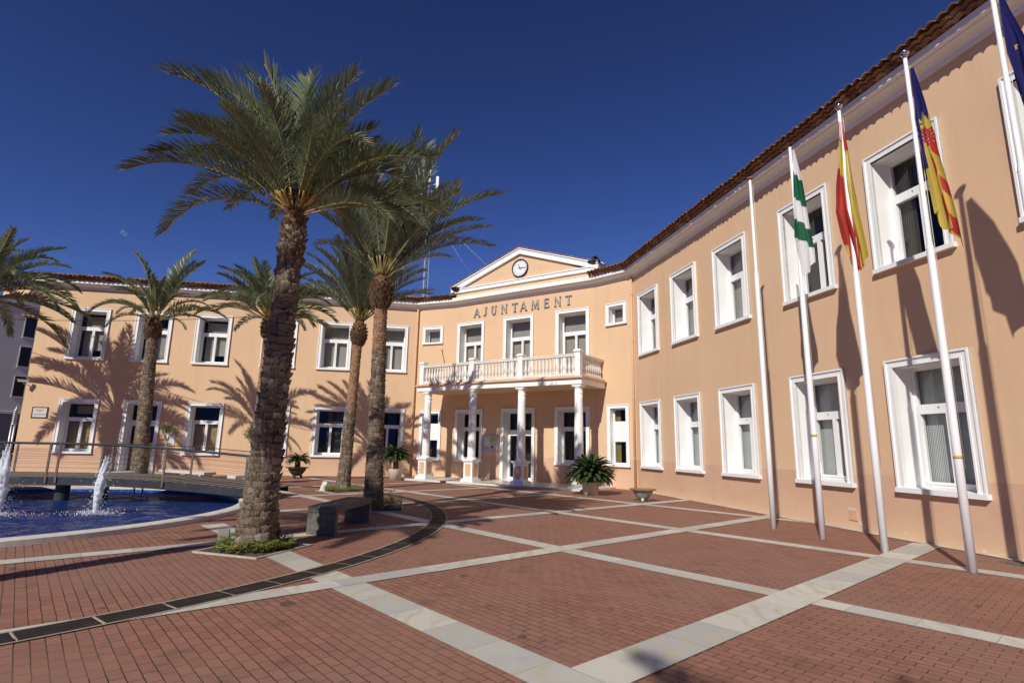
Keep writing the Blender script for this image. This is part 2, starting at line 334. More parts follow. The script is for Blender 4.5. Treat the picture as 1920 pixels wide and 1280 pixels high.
def band(kind, c, w, t0, t1, z):
    # kind 'A': line of constant B running along A; kind 'B': line of constant A running along B
    segs = [(t0, t1)]
    dd = abs((pcB if kind == 'A' else pcA)-c); R = PR+0.32
    if dd < R:
        h = sqrt(R*R-dd*dd); q = (pcA if kind == 'A' else pcB)
        segs = [(t0, min(t1, q-h)), (max(t0, q+h), t1)]
    for a, b in segs:
        if b-a < 0.05: continue
        P = (lambda t, o: AB(t, c+o, z)) if kind == 'A' else (lambda t, o: AB(c+o, t, z))
        u0 = rnd.random()*5
        bands.quad(P(a, -w/2), P(b, -w/2), P(b, w/2), P(a, w/2), 0, [(a+u0, -w/2+5), (b+u0, -w/2+5), (b+u0, w/2+5), (a+u0, w/2+5)])
band('A', -3.08, 0.42, -4, 12.3, 0.004)
for c, t0, t1 in ((-6.78, -4, 27.5), (-10.42, -4, 29), (-14.1, 5.0, 19.6)): band('A', c, 0.33, t0, t1, 0.004)
band('B', 2.78, 0.44, -12.6, 4, 0.008)
for c, t0, t1 in ((6.40, -15.2, 6), (10.02, -16.7, 6), (13.75, -14.4, -1), (17.2, -14.2, -3), (20.85, -13.4, -6), (24.6, -11.5, -6)): band('B', c, 0.33, t0, t1, 0.008)
tag(obj('paving_bands', bands, M_mar), kind='structure')
# drain channel
DC = (-11.95, 11.65); R0, R1 = 10.30, 10.61
dr = thing('drain_channel', (DC[0], DC[1], 0), 'long curved drain channel of dark gratings set in the red paving around the pool', 'drain')
def arc_pts(r, a, z): return (DC[0]+r*cos(a), DC[1]+r*sin(a), z)
fr = MB(); a0, a1 = radians(-66), radians(80); K = 160
for ra, rb in ((R0-0.028, R0), (R1, R1+0.028)):
    rows = [[arc_pts(ra, a0+(a1-a0)*k/K, 0.013) for k in range(K+1)], [arc_pts(rb, a0+(a1-a0)*k/K, 0.013) for k in range(K+1)]]
    fr.grid(rows, smooth=False, flip=True)
NG = 46
for k in range(NG+1):
    a = a0+(a1-a0)*k/NG; h = 0.007/10.4
    fr.quad(arc_pts(R0, a-h, 0.0155), arc_pts(R1, a-h, 0.0155), arc_pts(R1, a+h, 0.0155), arc_pts(R0, a+h, 0.0155))
obj('frame', fr, mottled('buff_stone_frame', (0.30, 0.26, 0.20), (0.42, 0.37, 0.30), 8, 0.8, 0.1), dr)
def grate_mat():
    M = mat('cast_iron_grate', (0.035, 0.024, 0.018), 0.8, 0.3); v = texco(M, 'UV')
    w = N(M, 'ShaderNodeTexWave'); w.inputs['Scale'].default_value = 12; w.inputs['Distortion'].default_value = 0.4; LK(M, v, w.inputs['Vector'])
    c = ramp(M, w.outputs['Fac'], [(0.25, (0.006, 0.005, 0.004)), (0.6, (0.05, 0.034, 0.025))])
    LK(M, mix(M, c, (0.10, 0.065, 0.04), ramp(M, noise_n(M, v, 4), [(0.5, (0, 0, 0)), (0.75, (0.5, 0.5, 0.5))])), bsdf(M).inputs['Base Color'])
    LK(M, bump(M, w.outputs['Fac'], 0.8, 0.01), bsdf(M).inputs['Normal']); return M
M_grate = grate_mat()
for k in range(NG):
    b = MB(); s0 = a0+(a1-a0)*(k+0.022)/NG; s1 = a0+(a1-a0)*(k+0.978)/NG
    for j in range(4):
        t0 = s0+(s1-s0)*j/4; t1 = s0+(s1-s0)*(j+1)/4; u0, u1 = j/4*0.55+k*0.3, (j+1)/4*0.55+k*0.3
        b.quad(arc_pts(R0+.004, t0, 0.012), arc_pts(R1-.004, t0, 0.012), arc_pts(R1-.004, t1, 0.012), arc_pts(R0+.004, t1, 0.012), 0, [(0, u0), (0.33, u0), (0.33, u1), (0, u1)])
    obj('grate', b, M_grate, dr)
# ------------------------------------------------------------------ pool
def tilemosaic():
    M = mat('blue_pool_mosaic', (0.03, 0.09, 0.35), 0.3, 0.5); v = texco(M)
    vo = N(M, 'ShaderNodeTexVoronoi'); vo.inputs['Scale'].default_value = 14; LK(M, v, vo.inputs['Vector'])
    LK(M, ramp(M, N_sep(M, vo.outputs['Color']), [(0, (0.012, 0.04, 0.22)), (0.5, (0.02, 0.075, 0.36)), (1, (0.05, 0.14, 0.5))]), bsdf(M).inputs['Base Color']); return M
M_mos = tilemosaic()
pool = thing('fountain_pool', (PC[0], PC[1], 0), 'round blue tiled fountain pool with a pale stone rim at the left', 'pool')
b = MB(); n = 128
def ring(prof, mbx, mi=0, sm=False):
    rows = [[(PC[0]+r*cos(2*pi*k/n), PC[1]+r*sin(2*pi*k/n), z) for k in range(n+1)] for r, z in prof]; mbx.grid(rows, mi, sm, flip=True)
b = MB(); ring([(PR-0.01, 0.02), (PR-0.01, 0.085), (PR+0.03, 0.1), (PR+0.30, 0.1), (PR+0.33, 0.085), (PR+0.33, -0.05)], b); obj('coping', b, M_limestone, pool)
b = MB(); ring([(0.01, -0.42), (2, -0.42), (PR, -0.42), (PR, 0.03)], b); obj('basin', b, M_mos, pool)
def water_mat():
    M = bpy.data.materials.new('rippling_pool_water'); M.use_nodes = True; T = M.node_tree; T.nodes.clear()
    o = T.nodes.new('ShaderNodeOutputMaterial'); mx = T.nodes.new('ShaderNodeMixShader'); mx2 = T.nodes.new('ShaderNodeMixShader'); tr = T.nodes.new('ShaderNodeBsdfTransparent'); gl = T.nodes.new('ShaderNodeBsdfGlossy'); df = T.nodes.new('ShaderNodeBsdfDiffuse'); lw = T.nodes.new('ShaderNodeLayerWeight'); pw = T.nodes.new('ShaderNodeMath'); pw.operation = 'POWER'; pw.inputs[1].default_value = 5; fr = T.nodes.new('ShaderNodeMath'); fr.operation = 'MULTIPLY_ADD'; fr.inputs[1].default_value = 0.95; fr.inputs[2].default_value = 0.02
    lw.inputs[0].default_value = 0.5; T.links.new(lw.outputs['Facing'], pw.inputs[0]); T.links.new(pw.outputs[0], fr.inputs[0])
    tr.inputs[0].default_value = (0.35, 0.52, 0.85, 1); gl.inputs['Roughness'].default_value = 0.03; df.inputs[0].default_value = (0.02, 0.06, 0.25, 1); mx2.inputs[0].default_value = 0.55
    v = texco(M, scale=(1, 1.6, 1)); n1 = noise_n(M, v, 2.6, 4, 0.6); n2 = noise_n(M, v, 7, 3, 0.6)
    bp = bump(M, math_n(M, 'ADD', n1, math_n(M, 'MULTIPLY', n2, 0.45)), 1.0, 0.26)
    for x in (gl, lw, df): T.links.new(bp, x.inputs['Normal'])
    T.links.new(tr.outputs[0], mx2.inputs[1]); T.links.new(df.outputs[0], mx2.inputs[2])
    T.links.new(fr.outputs[0], mx.inputs[0]); T.links.new(mx2.outputs[0], mx.inputs[1]); T.links.new(gl.outputs[0], mx.inputs[2]); T.links.new(mx.outputs[0], o.inputs[0])
    return M
b = MB()
rr = [0.01]+[PR*(k+1)/40*0.999 for k in range(40)]
def wz(x, y): return -0.055+0.012*noise.noise(Vector((x*1.3, y*1.3, 3)))+0.007*noise.noise(Vector((x*4, y*4, 7)))
rows = [[(PC[0]+r*cos(2*pi*k/n), PC[1]+r*sin(2*pi*k/n), wz(PC[0]+r*cos(2*pi*k/n), PC[1]+r*sin(2*pi*k/n))) for k in range(n+1)] for r in rr]
b.grid(rows, 0, True, flip=True); wtr = obj('pool_water', b, water_mat()); tag(wtr, kind='structure')
# fountain jets
M_foam = leaf_mat('white_water', (0.86, 0.88, 0.92), (0.9, 0.92, 0.95), 0.3, 0.5, 0.3)
def jet(x, y, h, w, lean, label, seed):
    r = random.Random(seed); t = thing('fountain_jet', (x, y, -0.05), label, 'water jet', 'water jets in the pool')
    b = MB(); L = 26
    for strand in range(11):
        a = r.random()*6.28; ro = w*0.32*r.random(); top = h*(1-0.28*r.random()); pts = []; rs = []
        for k in range(L+1):
            u = k/L; wd = 0.03+w*1.0*sin(pi*min(1, u*0.9+0.06))*0.5
            pts.append((x+lean*u*u+ro*cos(a)*(0.3+u)+0.012*r.uniform(-1, 1), y+ro*sin(a)*(0.3+u)+0.012*r.uniform(-1, 1), -0.05+top*u))
            rs.append(max(0.005, wd*0.60*(1-0.75*u**3)*r.uniform(0.75, 1.2)))
        b.tube(pts, rs, 7, 0)
    obj('spout', b, M_foam, t)
    b = MB()
    def drop(c, s):
        c = Vector(c); e = Vector((0, 0, s*r.uniform(1, 2.6))); f = Vector((s, 0, 0)); q = Vector((0, s, 0))
        b.add([c+e, c-e, c+f, c-f, c+q, c-q], [(0, 2, 4), (0, 4, 3), (0, 3, 5), (0, 5, 2), (1, 4, 2), (1, 3, 4), (1, 5, 3), (1, 2, 5)], 0, True)
    for k in range(900):
        u = r.random()**0.8; a = r.random()*6.28; rr_ = abs(r.gauss(0, 1))*w*(0.28+0.5*u if u < 0.8 else 0.55)
        if r.random() < 0.35: u *= r.random(); rr_ *= 1.6
        drop((x+lean*u*u+rr_*cos(a)+w*0.35*u*r.random(), y+rr_*sin(a), -0.03+h*u*r.uniform(0.85, 1.02)), r.uniform(0.003, 0.011))
    for k in range(420):
        a = r.random()*6.28; q = abs(r.gauss(0, 0.22))+0.05
        drop((x+q*cos(a)*1.5, y+q*sin(a), -0.05+abs(r.gauss(0, 0.03))*(1.4-q)), r.uniform(0.004, 0.013))
    obj('spray', b, M_foam, t)
    b = MB(); b.lathe((x, y, -0.08), [(0.0, 0.09), (0.035, 0.09), (0.035, 0.03), (0.06, 0.02), (0.06, -0.3)], 10); obj('nozzle', b, M_black, t)
jet(-9.28, 12.82, 1.28, 0.17, 0.10, 'short foaming water jet in the pool right of the tall one', 3)
jet(-11.0, 12.3, 1.5, 0.24, -0.05, 'tall thick foaming water jet at the left edge of the photo', 4)
# ------------------------------------------------------------------ footbridge
br = thing('footbridge', (-11.5, 16.4, 0), 'dark steel footbridge with timber deck arching over the far side of the pool', 'bridge')
def brz(x):  # gentle arch
    u = max(0, min(1.0, (x+6.6)/(-5.4))); return 0.27+0.29*sin(u*pi/2)
def bry(x): return 15.35+0.02*(x+7)-0.35*max(0, (-x-9)/8)
xs = [-6.9-0.25*k for k in range(56)]
b = MB(); dk = MB()
for x in xs:
    y = bry(x); z = brz(x)
    dk.box((x, y+1.15, z), (0.118, 0, 0), (0, 1.13, 0), (0, 0, 0.02))
obj('deck', dk, M_deck, br)
for side, nm in ((0, 'near'), (2.3, 'far')):
    b = MB(); rows = [[], [], [], [], []]
    for x in xs:
        y = bry(x)+side; z = brz(x)
        for r_, (dy, dz) in zip(rows, ((0.03, 0.022), (-0.03, 0.022), (-0.03, -0.18), (0.03, -0.18), (0.03, 0.022))): r_.append((x, y+dy, z+dz))
    b.grid(rows, smooth=False); obj('beam', b, M_dsteel, br)
    b = MB(); b.tube([(x, bry(x)+side-0.03, brz(x)+0.90) for x in xs], 0.032 if side == 0 else 0.012, 8); obj('handrail', b, M_dsteel, br)
    for px in (-7.15, -9.35, -12.1, -12.35, -14.9, -17.5) if side == 0 else (-7.6, -9.9, -12.3, -12.6, -15.1):
        b = MB(); y = bry(px)+side-0.05; z = brz(px); b.box((px, y, z+0.38), (0.028, 0, 0), (0, 0.012, 0), (0, 0, 0.51)); obj('post', b, M_rust, br)
    for j in range(5):
        b = MB(); h = 0.14+0.14*j; b.tube([(x, bry(x)+side-0.05, brz(x)+h) for x in xs[::3]], 0.003, 5); obj('rail_cable', b, M_dsteel, br)
for q in ((-12.2, 15.5), (-12.2, 17.0)):
    b = MB(); b.lathe((q[0], q[1], 0), [(0.17, -0.42), (0.17, brz(-12.2)-0.2)], 14); obj('pier', b, M_dsteel, br)

# ------------------------------------------------------------------ town hall
V = [(-22.72, 25.65), (-5.02, 28.88), (-3.02, 28.10), (3.65, 23.86), (5.11, 22.43), (9.40, 2.90)]
SEG = {'L': 0, 'Q': 1, 'C': 2, 'R': 3, 'W': 4}
def sd(k):
    a, c = Vector(V[SEG[k]]), Vector(V[SEG[k]+1]); d = (c-a); L = d.length; d /= L; return a, d, Vector((d.y, -d.x)), L
def wp(k, s, z, off=0.0):
    a, d, nn, L = sd(k); q = a+d*s+nn*off; return Vector((q.x, q.y, z))
def fr3(k):
    a, d, nn, L = sd(k); return Vector((d.x, d.y, 0)), Vector((nn.x, nn.y, 0)), Vector((0, 0, 1))
def wbox(mbx, k, s0, s1, z0, z1, o0, o1, mi=0):
    d, nn, u = fr3(k); c = wp(k, (s0+s1)/2, (z0+z1)/2, (o0+o1)/2); mbx.box(c, d*((s1-s0)/2), nn*((o1-o0)/2), u*((z1-z0)/2), mi)
hall = thing('town_hall', (0.3, 26.5, 0), 'peach two-storey town hall with white window surrounds, columned portico and pediment', 'building')
TOP = 8.80
wins = []   # seg, s0, s1, z0, z1, kind, blind
for s in (1.42, 4.22, 6.97, 10.14, 12.88, 15.76): wins.append(('L', s, s+1.67, 5.32, 7.86, 'win', {1.42: 'rollR', 4.22: 'rollHalf', 6.97: 'rollR'}.get(s, 'roll')))
for s in (1.53, 7.06, 10.14, 12.95, 15.8): wins.append(('L', s, s+1.66, 0.92, 3.45, 'win', 'paper' if s < 9 else ('curt' if s < 14 else 'dark')))
wins.append(('L', 4.28, 5.92, 0.02, 3.46, 'door', 'paper'))
wins += [('Q', 0.28, 1.50, 6.85, 7.82, 'small', 'roll'), ('R', 0.66, 1.71, 6.83, 7.83, 'small', 'roll'), ('Q', 0.34, 1.60, 0.84, 3.38, 'slit', 'dark'), ('R', 0.65, 1.74, 0.87, 3.43, 'slit', 'mustard')]
for s in (0.24, 3.10, 5.99): wins.append(('C', s, s+1.70, 4.46, 7.86, 'french', 'roll'))
wins += [('C', 0.30, 1.98, 0.85, 3.39, 'win', 'dark'), ('C', 3.06, 4.93, 0.08, 3.39, 'door', 'dark'), ('C', 5.96, 7.66, 0.85, 3.40, 'win', 'dark')]
for i, s in enumerate((0.50, 3.21, 5.93, 9.0, 11.73, 14.5, 17.2)):
    wins.append(('W', s, s+1.67, 5.28, 7.87, 'win', ('roll', 'roll', 'roll', 'gap', 'gap', 'roll', 'roll')[i])); wins.append(('W', s-0.03, s+1.65, 0.88, 3.45, 'win', 'slats'))
TR = 0.165
walls = MB()
for k in SEG:
    a, d, nn, L = sd(k); hs = [(w[1]+TR-.01, w[2]-TR+.01, w[3]+(0.09 if w[5] not in ('door', 'french') else 0.0), w[4]-TR+.01) for w in wins if w[0] == k]
    z_lo = -0.3
    ss = sorted(set([0, L]+[round(h[i], 4) for h in hs for i in (0, 1)])); zs = sorted(set([z_lo, TOP+0.3]+[round(h[i], 4) for h in hs for i in (2, 3)]))
    for i in range(len(ss)-1):
        for j in range(len(zs)-1):
            sm, zm = (ss[i]+ss[i+1])/2, (zs[j]+zs[j+1])/2
            if any(h[0] < sm < h[1] and h[2] < zm < h[3] for h in hs): continue
            walls.quad(wp(k, ss[i], zs[j]), wp(k, ss[i+1], zs[j]), wp(k, ss[i+1], zs[j+1]), wp(k, ss[i], zs[j+1]))
# end wall at the left and rear walls
a, d, nn, L = sd('L'); bk = -nn
Pm = Vector(V[0])+bk*9; Pq = Vector((7.0, 38.5)); Pr = Vector((17.0, 30)); Ps = Vector((19.2, 5.2)); Pe = Vector(V[5])
loop = [Vector(V[0]), Pm, Vector((-6.5, 37.9)), Vector((5.5, 33.0)), Vector((13.5, 26.5)), Vector((18.0, 5.0)), Pe]
for p0, p1 in zip(loop, loop[1:]): walls.quad((p1.x, p1.y, -0.3), (p0.x, p0.y, -0.3), (p0.x, p0.y, 9.1), (p1.x, p1.y, 9.1))
obj('walls', walls, M_stu, hall)
def curved_uv(w, h): return [(0, 0), (w, 0), (w, h), (0, h)]
def build_window(w):
    k, s0, s1, z0, z1, kind, bl = w; d, nn, u = fr3(k)
    D = {'win': 0.40, 'door': 0.40, 'french': 0.40, 'small': 0.30, 'slit': 0.20}[kind]
    b = MB(); bot = 0.09 if kind not in ('door', 'french') else 0.0
    org = wp(k, (s0+s1)/2, z0)
    # moulded surround
    for o1, i0, i1 in ((0.05, 0.0, TR), (0.075, 0.0, 0.04), (0.062, TR-0.035, TR)):
        zb = z0+bot
        wbox(b, k, s0+i0, s0+i1, zb, z1-i0, -0.01, o1); wbox(b, k, s1-i1, s1-i0, zb, z1-i0, -0.01, o1)
        wbox(b, k, s0+i1, s1-i1, z1-i1, z1-i0, -0.01, o1)
    if bot: wbox(b, k, s0-0.015, s1+0.015, z0, z0+bot, -0.02, 0.10)
    # reveals
    a0, a1, b0, b1 = s0+TR, s1-TR, z0+bot, z1-TR
    P = lambda s, z, o: wp(k, s, z, o)
    b.quad(P(a0, b0, 0), P(a0, b0, -D), P(a0, b1, -D), P(a0, b1, 0)); b.quad(P(a1, b0, -D), P(a1, b0, 0), P(a1, b1, 0), P(a1, b1, -D))
    b.quad(P(a0, b1, -D), P(a1, b1, -D), P(a1, b1, 0), P(a0, b1, 0)); b.quad(P(a0, b0, 0), P(a1, b0, 0), P(a1, b0+0.015, -D), P(a0, b0+0.015, -D))
    # dark room behind
    E_ = -D-1.1
    for q in ((P(a0-.3, b0-.05, -D-.12), P(a0-.3, b0-.05, E_), P(a0-.3, b1+.2, E_), P(a0-.3, b1+.2, -D-.12)), (P(a1+.3, b0-.05, E_), P(a1+.3, b0-.05, -D-.12), P(a1+.3, b1+.2, -D-.12), P(a1+.3, b1+.2, E_)),
              (P(a0-.3, b0-.05, E_), P(a1+.3, b0-.05, E_), P(a1+.3, b1+.2, E_), P(a0-.3, b1+.2, E_)), (P(a0-.3, b1+.2, -D-.12), P(a1+.3, b1+.2, -D-.12), P(a1+.3, b1+.2, E_), P(a0-.3, b1+.2, E_)),
              (P(a0-.3, b0-.05, -D-.12), P(a1+.3, b0-.05, -D-.12), P(a1+.3, b0-.05, E_), P(a0-.3, b0-.05, E_))): b.quad(*q, 1)
    # collar between reveal and room
    for (sa, sb, za, zb2) in ((a0-.3, a0, b0-.05, b1+.2), (a1, a1+.3, b0-.05, b1+.2), (a0, a1, b1, b1+.2), (a0, a1, b0-.05, b0)): wbox(b, k, sa, sb, za, zb2, -D-.121, -D-.09, 1)
    win = obj('window' if kind not in ('door',) else 'door', b, [M_white, M_room], hall, org=org)
    # sash
    f = MB(); p_ = MB(); fo0, fo1 = -D-0.085, -D+0.005
    def bar(sa, sb, za, zb2, o=0.0, mi=0): wbox(f, k, sa, sb, za, zb2, fo0, fo1+o, mi)
    def pane(sa, sb, za, zb2): p_.quad(P(sa, za, -D-.035), P(sb, za, -D-.035), P(sb, zb2, -D-.035), P(sa, zb2, -D-.035))
    e = 0.055; sb0 = b0+0.02; mid = (a0+a1)/2
    bar(a0, a0+e, sb0, b1); bar(a1-e, a1, sb0, b1); bar(a0+e, a1-e, b1-e, b1)
    if kind in ('win', 'french', 'door'):
        tz = {'win': z0+1.61, 'french': z0+2.36, 'door': 2.28 if k == 'C' else 2.42}[kind]; th = 0.07 if kind != 'door' else 0.11
        bar(a0+e, a1-e, tz-th, tz+th, 0.012); bar(a0+e, a1-e, sb0, sb0+e)
        for q in ((a0+e, mid-.004), (mid+.004, a1-e)):
            bar(q[0], q[0]+.05, sb0+e, tz-th, 0.016); bar(q[1]-.05, q[1], sb0+e, tz-th, 0.016); bar(q[0]+.05, q[1]-.05, tz-th-.045, tz-th, 0.016); bar(q[0]+.05, q[1]-.05, sb0+e, sb0+e+.05, 0.016)
            pane(q[0]+.05, q[1]-.05, sb0+e+.05, tz-th-.045)
        if kind == 'door': bar(mid-.03, mid+.03, tz+th, b1-e)
        pane(a0+e, a1-e, tz+th, b1-e)
        f.box(P(a0+0.5, tz, fo1+0.014), d*0.012, nn*0.004, u*0.012, 1)
    elif kind == 'small': bar(a0+e, a1-e, sb0, sb0+e); pane(a0+e, a1-e, sb0+e, b1-e)
    else:
        bar(a0+e, a1-e, sb0, sb0+e); wbox(f, k, a0+e, a1-e, z0+1.02, z0+1.86, fo0, fo1+.01); pane(a0+e, a1-e, sb0+e, z0+1.02); p2_ = MB(); p2_.quad(P(a0+e, z0+1.86, -D-.035), P(a1-e, z0+1.86, -D-.035), P(a1-e, b1-e, -D-.035), P(a0+e, b1-e, -D-.035)); obj('pane', p2_, M_glass, win)
    obj('sash', f, [M_sash, M_black], win); obj('pane', p_, M_glass, win)
    c = MB(); co = -D-0.16
    def drape(sa, sb, za, zb2, mi=0, o=co): c.quad(P(sa, za, o), P(sb, za, o), P(sb, zb2, o), P(sa, zb2, o), mi, curved_uv(sb-sa, zb2-za))
    A0, A1 = a0-.02, a1+.02
    if bl == 'slats': drape(A0, A1, b0, b1+.02); cm, nm = M_vblind, 'slat_blind'
    elif bl == 'roll': drape(A0+.02, A1, b0, b1+.02); cm, nm = M_roller, 'roller_blind'
    elif bl == 'rollR': drape(A0+.22, A1, b0+.45, b1-.15); drape(A0+.22, mid-.02, b0, b0+.45); cm, nm = M_roller, 'roller_blind'
    elif bl == 'rollHalf': drape(mid-.1, A1, b0, b1-.55); drape(A0, A0+.3, b0+1.6, b1+.02); cm, nm = M_roller, 'roller_blind'
    elif bl == 'gap': drape(A0, A0+.42, b0, b1+.02); drape(A1-.35, A1, b0, b1+.02); drape(A0, A1, b1-.6, b1+.02, o=co-.02); cm, nm = M_dcurt, 'curtain'
    elif bl == 'paper':
        drape(A0+.10, A1, b0, min(z0+1.45, b1)); cm, nm = M_paper, 'paper_cover'
        if s0 < 2: drape(A0+.35, A1-.28, b1-.5, b1-.12)
    elif bl == 'curt': drape(A0+.5, A1, b0, b1+.02); cm, nm = M_dcurt, 'curtain'
    elif bl == 'mustard': drape(A0, A0+.28, b0, b1+.02); cm, nm = M_ycurt, 'curtain'
    else: drape(A0, A0+.2, b0, b1+.02, o=co-.4); cm, nm = M_dcurt, 'curtain'
    cur = obj(nm, c, cm, win)
for w in wins: build_window(w)
# path with mitres for cornice and roof
PATH = [Pm, Vector(V[0])]+[Vector(q) for q in V[1:5]]+[Pe+(Pe-Vector(V[4])).normalized()*2]
def miters(P):
    out = []
    for i in range(len(P)):
        ns = []
        if i > 0: d = (P[i]-P[i-1]).normalized(); ns.append(Vector((d.y, -d.x)))
        if i < len(P)-1: d = (P[i+1]-P[i]).normalized(); ns.append(Vector((d.y, -d.x)))
        if len(ns) == 1: out.append(ns[0])
        else: mm = (ns[0]+ns[1]).normalized(); out.append(mm/mm.dot(ns[0]))
    return out
MT = miters(PATH)
def pp(i, t, off, z):
    q = PATH[i].lerp(PATH[i+1], t)+MT[i].lerp(MT[i+1], t)*off; return (q.x, q.y, z)
def sweep(prof, i0=0, i1=None, mbx=None, mi=0, smooth=False):
    mbx = mbx or MB(); i1 = len(PATH)-1 if i1 is None else i1
    rows = []
    for o, z in prof:
        r = []
        for i in range(i0, i1): r.append(pp(i, 0, o, z))
        r.append(pp(i1-1, 1, o, z)); rows.append(r)
    mbx.grid(rows, mi, smooth); return mbx
cor = sweep([(0.0, 8.78), (0.045, 8.78), (0.05, 8.835), (0.03, 8.84), (0.05, 8.87), (0.10, 8.91), (0.17, 8.935), (0.24, 8.95), (0.26, 8.955), (0.26, 8.985), (0.33, 8.995), (0.355, 9.0), (0.355, 9.14), (0.30, 9.145)])
# flat weathered top over the entrance section
sweep([(0.355, 9.1405), (0.32, 9.19), (0.0, 9.21), (-0.3, 9.21)], 3, 4, cor)
obj('cornice', cor, M_white, hall)
def wave(x): return abs(sin(pi*x))**0.8
def roof_part(i, t0, t1, name='roof'):
    L = (PATH[i+1]-PATH[i]).length*(t1-t0); pitch = 0.205; nt_ = max(1, round(L/pitch)); S = 7; K = nt_*S
    b = MB(); rr2 = random.Random(i+5)
    jit = [rr2.uniform(-0.012, 0.012) for _ in range(nt_+1)]; jo = [rr2.uniform(-0.02, 0.02) for _ in range(nt_+1)]
    def line(o, z, amp, drop=0.0):
        return [pp(i, t0+(t1-t0)*j/K, o+jo[j//S], z+amp*wave(j/S)+jit[j//S]*(amp > 0)) for j in range(K+1)]
    # corbel courses of half tiles under the eave
    for c_, (oa, ob, za, zb) in enumerate(((0.355, 0.46, 9.125, 9.15), (0.42, 0.54, 9.195, 9.22))):
        b.grid([line(oa, za, 0.05), line(ob, zb, 0.055), line(ob, zb+0.022, 0.055), line(oa-0.06, zb+0.02, 0.055)], 0, False)
    # tiles of the slope, course by course with a step
    sl = math.tan(radians(15.5)); cs = 0.36; nC = 9; o = 0.63; z = 9.27
    rowsT = [line(o-0.12, z-0.012+0.12*sl, 0.072), line(o, z-0.018, 0.075), line(o, z+0.0, 0.078)]
    for c_ in range(nC):
        rowsT.append(line(o-(c_+1)*cs, z+(c_+1)*cs*sl-0.03, 0.066)); rowsT.append(line(o-(c_+1)*cs, z+(c_+1)*cs*sl, 0.078))
    b.grid(rowsT, 0, False)
    oo = o-nC*cs; zz = z+nC*cs*sl+0.05
    b.quad(pp(i, t0, oo, zz), pp(i, t1, oo, zz), pp(i, t1, oo-4, zz-0.6), pp(i, t0, oo-4, zz-0.6))
    obj(name, b, M_tile, hall)
roof_part(0, 0, 1); roof_part(1, 0, 1); roof_part(2, 0, 1); roof_part(4, 0, 1); roof_part(5, 0, 1)
# parapet and pediment over the entrance
pz0, pz1, sL, sR, sM = 9.52, 11.22, 0.02, 7.88, 3.96
b = MB()
wbox(b, 'C', sL, sR, 9.15, pz0, -0.5, -0.03)
P = lambda s, z, o: wp('C', s, z, o)
b.add([P(sL, pz0, -.03), P(sR, pz0, -.03), P(sM, pz1-.05, -.03), P(sL, pz0, -.5), P(sR, pz0, -.5), P(sM, pz1-.05, -.5)], [(0, 1, 2), (5, 4, 3), (0, 2, 5, 3), (2, 1, 4, 5)])
ped = obj('pediment', b, M_peachsoff, hall)
b = MB(); wbox(b, 'C', sL-.08, sR+.08, pz0, pz0+.17, -.1, .07); wbox(b, 'C', sL-.12, sR+.12, pz0+.17, pz0+.22, -.1, .11)
for sa, sb in ((sL-.30, sM), (sR+.30, sM)):
    za, zb = pz0+.02, pz1
    for (o1, dz0, dz1) in ((0.10, 0.0, 0.26), (0.15, 0.26, 0.33)):
        q = [P(sa, za+dz0*0.0+dz0, -.5), P(sb, zb+dz0-.2, -.5), P(sb, zb+dz1-.2, -.5), P(sa, za+dz1, -.5), P(sa, za+dz0, o1), P(sb, zb+dz0-.2, o1), P(sb, zb+dz1-.2, o1), P(sa, za+dz1, o1)]
        b.add(q, [(0, 1, 2, 3), (7, 6, 5, 4), (0, 4, 5, 1), (1, 5, 6, 2), (2, 6, 7, 3), (3, 7, 4, 0)])
obj('moulding', b, M_white, ped)
b = MB()
for sa, sb in ((sL-.34, sM), (sR+.34, sM)):
    za, zb = pz0+.35, pz1+.13
    q = [P(sa, za, -.6), P(sb, zb, -.6), P(sb, zb+.03, -.6), P(sa, za+.03, -.6), P(sa, za, .19), P(sb, zb, .19), P(sb, zb+.03, .19), P(sa, za+.03, .19)]
    b.add(q, [(0, 1, 2, 3), (7, 6, 5, 4), (0, 4, 5, 1), (1, 5, 6, 2), (2, 6, 7, 3), (3, 7, 4, 0)])
obj('coping_tiles', b, M_tile, ped)
# drainpipes
for k, L0 in (('L', sd('L')[3]-0.10), ('W', -0.02)):
    q = wp(k, L0, 0, 0.09); b = MB(); b.tube([(q.x, q.y, 0.02), (q.x, q.y, 8.8)], 0.048, 12)
    for z in (1.2, 3.6, 6.0, 8.0): b.lathe((q.x, q.y, z), [(0.049, 0), (0.058, 0.005), (0.058, 0.04), (0.049, 0.045)], 12)
    obj('drainpipe', b, M_tan, hall)
# portico
b = MB(); a, d, nn, L = sd('C')
def slab_pts(s0, s1, off): return wp('C', s0, 0, off), wp('C', s1, 0, off)
f0, f1 = slab_pts(-0.95, 8.75, 2.72); g0 = wp('Q', 0.5, 0, -0.05); g1 = wp('R', 1.0, 0, -0.05); m0 = Vector((V[2][0], V[2][1], 0)); m1 = Vector((V[3][0], V[3][1], 0))
for z0_, z1_, e in ((-0.05, 0.075, 0.0), ):
    pts = [f0, f1, g1, m1-Vector((0, 0, 0)), m0, g0]
    vs = [(q.x, q.y, z0_) for q in pts]+[(q.x, q.y, z1_) for q in pts]; nP = len(pts)
    b.add(vs, [tuple(range(nP, 2*nP))]+[(i, (i+1) % nP, nP+(i+1) % nP, nP+i) for i in range(nP)])
obj('portico_floor', b, mottled('polished_cream_marble', (0.62, 0.58, 0.50), (0.74, 0.70, 0.63), 3, 0.3, 0, spec=0.5), hall)
CO = 2.0
cols_s = (0.15, 2.82, 5.40, 8.08)
